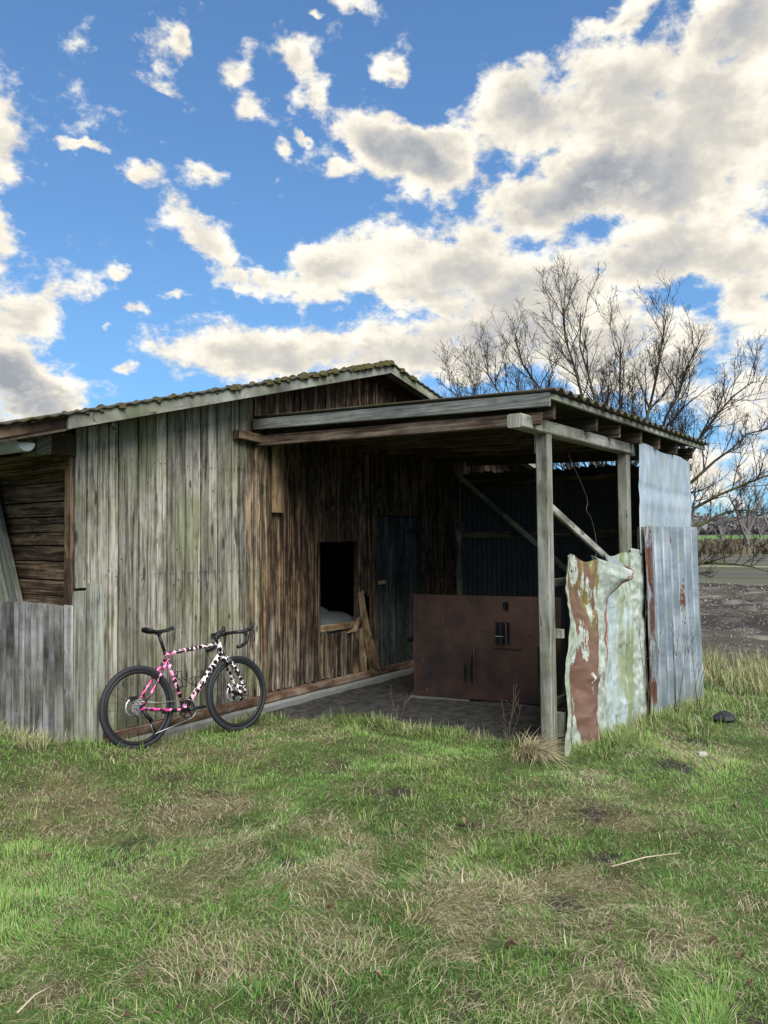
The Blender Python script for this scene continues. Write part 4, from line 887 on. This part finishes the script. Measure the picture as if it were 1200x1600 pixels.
# rough reed belt at the foot of the meadow
Rb = MB()
for i in range(8000):
    dg = rg.uniform(4, 20); ds = rg.uniform(92, 200); p = dirs(dg)*ds; z = float(gz(p[0], p[1])); h = rg.uniform(.3, 1.3); a = rg.uniform(0, 3.14); wv = V(math.cos(a), math.sin(a), 0)*rg.uniform(.06, .28)
    b = V(p[0], p[1], z-.05); Rb.add([b-wv, b+wv, b+wv*.7+V(0, 0, h*.7), b+V(rg.gauss(0, .3), rg.gauss(0, .3), h), b-wv*.8+V(0, 0, h*.6)], [(0, 1, 2, 3, 4)])
Rb.build('reeds', plain('reeds', (.14, .125, .085), 1., var=.45, scale=.8), label='brown reed belt between the crop strips and the green meadow', kind='stuff')

# ------------------------------------------------------------------ grass
def blades(P, H, Wd, az_, bend, colr, name, kind='stuff', m=M_grass, **tg):
    n = len(P); d_ = np.stack([np.cos(az_), np.sin(az_), np.zeros(n)], 1); s_ = np.stack([-np.sin(az_), np.cos(az_), np.zeros(n)], 1)*Wd[:, None]/2
    up = np.array([0, 0, 1.]); H_ = H[:, None]; b_ = bend[:, None]
    m1 = P+d_*H_*np.sin(b_*.72)*.5+up*H_*np.cos(b_*.72)*.5
    tp = m1+d_*H_*np.sin(b_*1.15)*.5+up*H_*np.cos(b_*1.15)*.5
    tp[:, 2] = np.maximum(tp[:, 2], P[:, 2]+.006)
    v = np.stack([P-s_, P+s_, m1-s_*.75, m1+s_*.75, tp], 1).reshape(-1, 3)
    o = np.arange(n)[:, None]*5; fl = np.concatenate([o+0, o+1, o+3, o+2, o+2, o+3, o+4], 1).ravel()
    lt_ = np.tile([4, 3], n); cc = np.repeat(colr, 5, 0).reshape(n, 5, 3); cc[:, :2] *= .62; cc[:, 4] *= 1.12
    return np_mesh(name, v, fl, lt_, cc.reshape(-1, 3), m, kind=kind, **tg)
def scatter(n, heading=HEAD, half=R(29.5), dmin=1.9, dmax=9., powr=.75):
    q = rng.random(n)**(1/powr) if powr != 1 else rng.random(n)
    ds = dmin*(dmax/dmin)**rng.random(n); an = heading+rng.uniform(-half, half, n)
    return ds*np.cos(an), ds*np.sin(an), ds
def allowed(x, y):
    dirt = (x > 5.42+.5*S(5.5, 4.3, y)+.22*(fbm(y, np.full_like(y, 3.), 1.6, 3)-.5)) & (y > 2.62) & (y < 5.7) & (x < 9.5)
    ins = (x > 3.45) & (y > 5.55) | ((x > 3.37) & (y > 5.6))
    return ~(dirt | ins)
x, y, ds = scatter(520000, dmax=13.5)
x2, y2, d2 = scatter(230000, half=R(62), dmin=1.3, dmax=11.)     # and the turf to either side of what the photo shows
k = np.abs(np.arctan2(y2, x2)-HEAD) > R(29.4); x, y, ds = np.concatenate([x, x2[k]]), np.concatenate([y, y2[k]]), np.concatenate([ds, d2[k]])
ok = allowed(x, y); x, y, ds = x[ok], y[ok], ds[ok]
dr, mu = dryness(x, y), muddy(x, y)
keep = rng.random(len(x)) > np.clip(.80*mu+.10*dr, 0, .95); x, y, ds, dr = x[keep], y[keep], ds[keep], dr[keep]; n = len(x)
lush = fbm(x+50, y, 1.2, 3)
H = (.018+.034*rng.random(n)**1.7+.05*S(.5, .75, lush)*rng.random(n))*(1-.25*dr)*(1+.3*S(5, 11, ds))
H *= .45+1.15*fbm(x, y+4, 7.5, 3)
wallb = np.maximum(S(4.95, 5.45, y)*S(6.2, 5.4, x), S(.55, .1, np.abs(y-2.3))*S(5.6, 6.1, x)*S(10.5, 10, x)); H *= 1+.35*wallb
Wd = (.0016+.0021*rng.random(n))*(1+.30*S(3, 10, ds)*2.2)
isdry = rng.random(n) < (.09+.50*dr)
g1, g2, g3 = np.array([.060, .145, .028]), np.array([.125, .26, .054]), np.array([.28, .37, .11])
q = np.clip(lush[:, None]*.9+.35*rng.random((n, 1))-.12, 0, 1); cg = np.where(q < .5, g1+(g2-g1)*q*2, g2+(g3-g2)*(q-.5)*2)*(.75+.5*rng.random((n, 1)))
s1, s2 = np.array([.20, .165, .09]), np.array([.58, .52, .36]); cd = s1+(s2-s1)*rng.random((n, 1))**1.3
colr = np.where(isdry[:, None], cd, cg)
bend = np.where(isdry, rng.uniform(.8, 1.75, n), rng.uniform(.5, 1.7, n)); lay = 2.4*fbm(x, y+20, .8, 2)*2*math.pi
az_ = np.where(rng.random(n) < .45, lay, rng.uniform(0, 6.283, n))
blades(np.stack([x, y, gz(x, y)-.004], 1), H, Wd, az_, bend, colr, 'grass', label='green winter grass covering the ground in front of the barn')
# matted dead straw lying nearly flat
x, y, ds = scatter(120000, dmax=12.); dr = dryness(x, y); ok = allowed(x, y) & (rng.random(len(x)) < .10+.62*dr); x, y, ds = x[ok], y[ok], ds[ok]; n = len(x)
L = rng.uniform(.03, .13, n)*(1+.3*S(4, 10, ds)); cd = s1*1.05+(s2*1.12-s1)*rng.random((n, 1))**1.5; cd *= (.7+.5*rng.random((n, 1)))
az_ = lay_ = 2.2*fbm(x+3, y, .9, 2)*2*math.pi+rng.normal(0, .75, n)
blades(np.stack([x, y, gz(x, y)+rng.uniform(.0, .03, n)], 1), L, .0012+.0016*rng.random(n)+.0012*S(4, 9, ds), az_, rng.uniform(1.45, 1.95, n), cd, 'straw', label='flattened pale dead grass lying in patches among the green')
# taller tufts along the walls and posts, and on the field edge
def tuft(cx, cy, n, rad, h0, h1, dryp, spread=.7):
    a = rng.uniform(0, 6.28, n); r_ = rad*np.sqrt(rng.random(n)); xx, yy = cx+r_*np.cos(a), cy+r_*np.sin(a); return xx, yy, rng.uniform(h0, h1, n), a+rng.normal(0, .6, n), rng.uniform(.2, spread+.4, n), rng.random(n) < dryp
parts = []
for i in range(46): u_ = rng.random(); parts.append(tuft(3.72+1.75*u_, 5.50+rng.uniform(-.12, .04), 40, .10, .04, .12, .45))
for i in range(30): u_ = rng.random(); parts.append(tuft(3.30-rng.random()*.15, 5.5+1.6*u_, 50, .12, .05, .17, .7, .9))
for i in range(60): u_ = rng.random(); parts.append(tuft(5.95+4.*u_, 2.36+rng.uniform(-.18, .06), 50, .14, .06, .17, .22))
for i in range(36): yy = rng.uniform(2.7, 5.3); parts.append(tuft(5.45+.42*float(S(5.5, 4.3, yy))+rng.uniform(-.2, .06), yy, 36, .12, .05, .14, .3))
for i in range(60): parts.append(tuft(rng.uniform(1.6, 5), rng.uniform(1.2, 5), 34, .06, .05, .11, .10, .9))
for i in range(150): parts.append(tuft(rng.uniform(10.8, 14.4), rng.uniform(-.3, 3.6), 60, .25, .12, .40, .55, .8))
for i in range(120): parts.append(tuft(rng.uniform(7, 14.4), rng.uniform(-.6, 2.2), 40, .2, .06, .2, .35))
xx, yy, hh, aa, bb, dd = [np.concatenate(q) for q in zip(*parts)]; n = len(xx); ok = allowed(xx, yy); xx, yy, hh, aa, bb, dd = [q[ok] for q in (xx, yy, hh, aa, bb, dd)]; n = len(xx)
colr = np.where(dd[:, None], (s1+(s2-s1)*rng.random((n, 1)))*.95, (g1+(g3-g1)*rng.random((n, 1))))
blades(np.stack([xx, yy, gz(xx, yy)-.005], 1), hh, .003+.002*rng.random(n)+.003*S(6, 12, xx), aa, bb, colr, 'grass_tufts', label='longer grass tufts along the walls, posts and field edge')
# loose straw and stubble in the ploughed field
n = 15000; x = 14.8+21*rng.random(n)**1.3; y = rng.uniform(-4, 9, n)+(x-15)*.05; k = np.sin((x+y*.12)/.62*2*math.pi) > -.5
x, y = x[k], y[k]; n = len(x); L = rng.uniform(.08, .28, n); cd = s2*(.35+.95*rng.random((n, 1))**2)
zf = gz(x, y)+.05+.055*np.sin((x+y*.12)/.62*2*math.pi)+rng.uniform(0, .05, n)
blades(np.stack([x, y, zf], 1), L, .006+.006*rng.random(n)+.0006*(x-14), rng.uniform(0, 6.28, n), rng.uniform(1.5, 2.1, n), cd, 'stubble', label='pale straw stubble scattered over the ploughed rows')
# one dry tussock at the corner post
n = 620; a = rng.normal(R(275), .85, n); r_ = .11*np.sqrt(rng.random(n)); a0 = rng.uniform(0, 6.28, n); xx, yy = 5.60+r_*np.cos(a0), 2.72+r_*np.sin(a0)
o = blades(np.stack([xx, yy, gz(xx, yy)+.0], 1), rng.uniform(.16, .40, n), .003+.003*rng.random(n), a, rng.uniform(.9, 1.75, n), (s1*1.2+(s2*1.15-s1)*rng.random((n, 1))), 'dry_tussock', kind=None, label='drooping tussock of straw-coloured dead grass at the foot of the corner post', cat='grass tussock')
# thin dead weed stalks in front of the metal sheets and in the dirt
M_stalk = plain('dead_stalk', (.10, .085, .06), .9)
wl = [(7.35, 2.33, 'dead weed with long slanting stalks against the crumpled sheet', 1.3, 5), (8.05, 2.28, 'dead branching weed in front of the overlap of the two sheets', 1.15, 5), (8.7, 2.26, 'dead weed at the middle of the ribbed sheet', 1.0, 5), (9.4, 2.22, 'short dead weed at the far end of the ribbed sheet', .8, 4), (5.78, 2.98, 'thin dry stalks rising from the dirt beside the corner post', .55, 4), (5.70, 4.05, 'curved dry stalks at the dirt edge below the red-brown panel', .42, 4), (9.2, 1.1, 'lone dry stalk standing in the grass past the sheets', .6, 1)]
for (x, y, lb, h, k) in wl:
    root = thing('dead_weed', (x, y, float(gz(x, y))), lb, 'weed')
    for i in range(k):
        p = V(x+rnd.uniform(-.06, .06), y+rnd.uniform(-.04, .04), float(gz(x, y))-.01); dd = V(rnd.uniform(-.55, .35), rnd.uniform(-.25, .05), 1.); pts = [p]; L = h*rnd.uniform(.6, 1.); st = MB()
        for q in range(6): dd = dd+V(rnd.gauss(0, .05), rnd.gauss(0, .04), -.03); pts.append(pts[-1]+dd/np.linalg.norm(dd)*L/6)
        st.tube(pts, [.0032*(1-.1*q) for q in range(7)], 5)
        for q in range(3 if k > 1 else 0):
            b = pts[rnd.randint(3, 5)]; st.tube([b, b+V(rnd.uniform(-.14, .14), rnd.uniform(-.05, .05), rnd.uniform(.05, .16))], [.0020, .0014], 4)
        st.build('stalk', M_stalk, root)
# fallen leaves
lf = []
for k in range(3):
    mb = MB(); pr = [(0, 0), (.25, .18), (.3, .42), (.55, .30), (.62, .5), (.8, .25), (1., 0), (.8, -.25), (.62, -.48), (.55, -.28), (.3, -.4), (.25, -.2)]
    L = .045; cu = rnd.uniform(.9, 1.8)
    top = [V(a*L, b*L*.9, .012*math.sin(a*3)+cu*abs(b)*.03) for a, b in pr]; cen = V(.5*L, 0, .004)
    mb.add([cen]+top, [(0, 1+i, 1+(i+1) % 12) for i in range(12)]); lf.append(mb)
spots = [(2.05, 2.45), (2.45, 1.85), (2.75, 2.35), (3.0, 1.55), (3.35, 2.2), (2.2, 2.05)]
while len(spots) < 34:
    x, y, ds = scatter(1, half=R(26), dmin=2.4, dmax=6.2); x, y = float(x[0]), float(y[0])
    if bool(allowed(np.array([x]), np.array([y]))[0]): spots.append((x, y))
base_leaf = []
for k, (x, y) in enumerate(spots):
    if k < 3: o = lf[k].build('fallen_leaf', M_leaf, solid=.0012); base_leaf.append(o)
    else: o = base_leaf[k % 3].copy(); col.objects.link(o)
    o.location = (x, y, float(gz(x, y))+.030); o.rotation_euler = (rnd.uniform(-.4, .4), rnd.uniform(-.4, .4), rnd.uniform(0, 6.28)); s_ = rnd.uniform(.55, 1.15); o.scale = (s_, s_, s_)
    tag(o, 'small curled brown dead leaf lying in the grass', 'leaf', 'dead leaves fallen in the grass')
# sticks
for (x, y, a, L, lb) in ((1.50, 2.78, .3, .17, 'pale snapped twig lying in the lower left of the grass'), (3.96, 1.46, -.65, .42, 'pale bent stick lying on the straw patch'), (3.30, 1.97, .5, .20, 'short pale twig poking out of the straw patch')):
    z = float(gz(x, y))+.035; d_ = V(math.cos(a), math.sin(a), .05); MB().tube([V(x, y, z), V(x, y, z)+d_*L*.5+V(0, 0, .012), V(x, y, z)+d_*L+V(.01, 0, -.005)], [.004, .0035, .002], 6).build('stick', plain('pale_stick', (.42, .36, .27), .9), label=lb, cat='stick')
# scraps and stones
def lump(name, c, r_, m, lb, cat, flat_=.5, sd_=0):
    rg_ = random.Random(sd_); mb = MB(); vs = []; fs = []
    for j in range(5):
        for i in range(9):
            a = 2*math.pi*i/9; b = math.pi*(j+.5)/5-math.pi/2; k = r_*(1+rg_.uniform(-.22, .22)); vs.append((c[0]+k*math.cos(a)*math.cos(b)*1.3, c[1]+k*math.sin(a)*math.cos(b), c[2]+k*flat_*math.sin(b)))
    for j in range(4):
        for i in range(9): fs.append((j*9+i, j*9+(i+1) % 9, (j+1)*9+(i+1) % 9, (j+1)*9+i))
    fs += [tuple(range(8, -1, -1)), tuple(range(36, 45))]; mb.add(vs, fs, False); return mb.build(name, m, label=lb, cat=cat)
lump('plastic_scrap', (8.0, 1.80, float(gz(8.0, 1.80))+.04), .11, M_black, 'crumpled black plastic scrap in the grass past the metal sheets', 'scrap', .45, 4)
M_stone = plain('field_stone', (.36, .36, .34), .95, var=.35, scale=25.)
lump('stone', (3.33, 6.35, .08), .13, M_stone, 'flat grey stone under the low board wall', 'stone', .4, 1)
lump('stone', (3.36, 5.62, .06), .06, M_stone, 'small pale stone beside the corner board', 'stone', .6, 2)
lump('stone', (6.45, 1.62, float(gz(6.45, 1.62))+.02), .04, M_stone, 'small pale stone on the bare earth patch', 'stone', .6, 3)
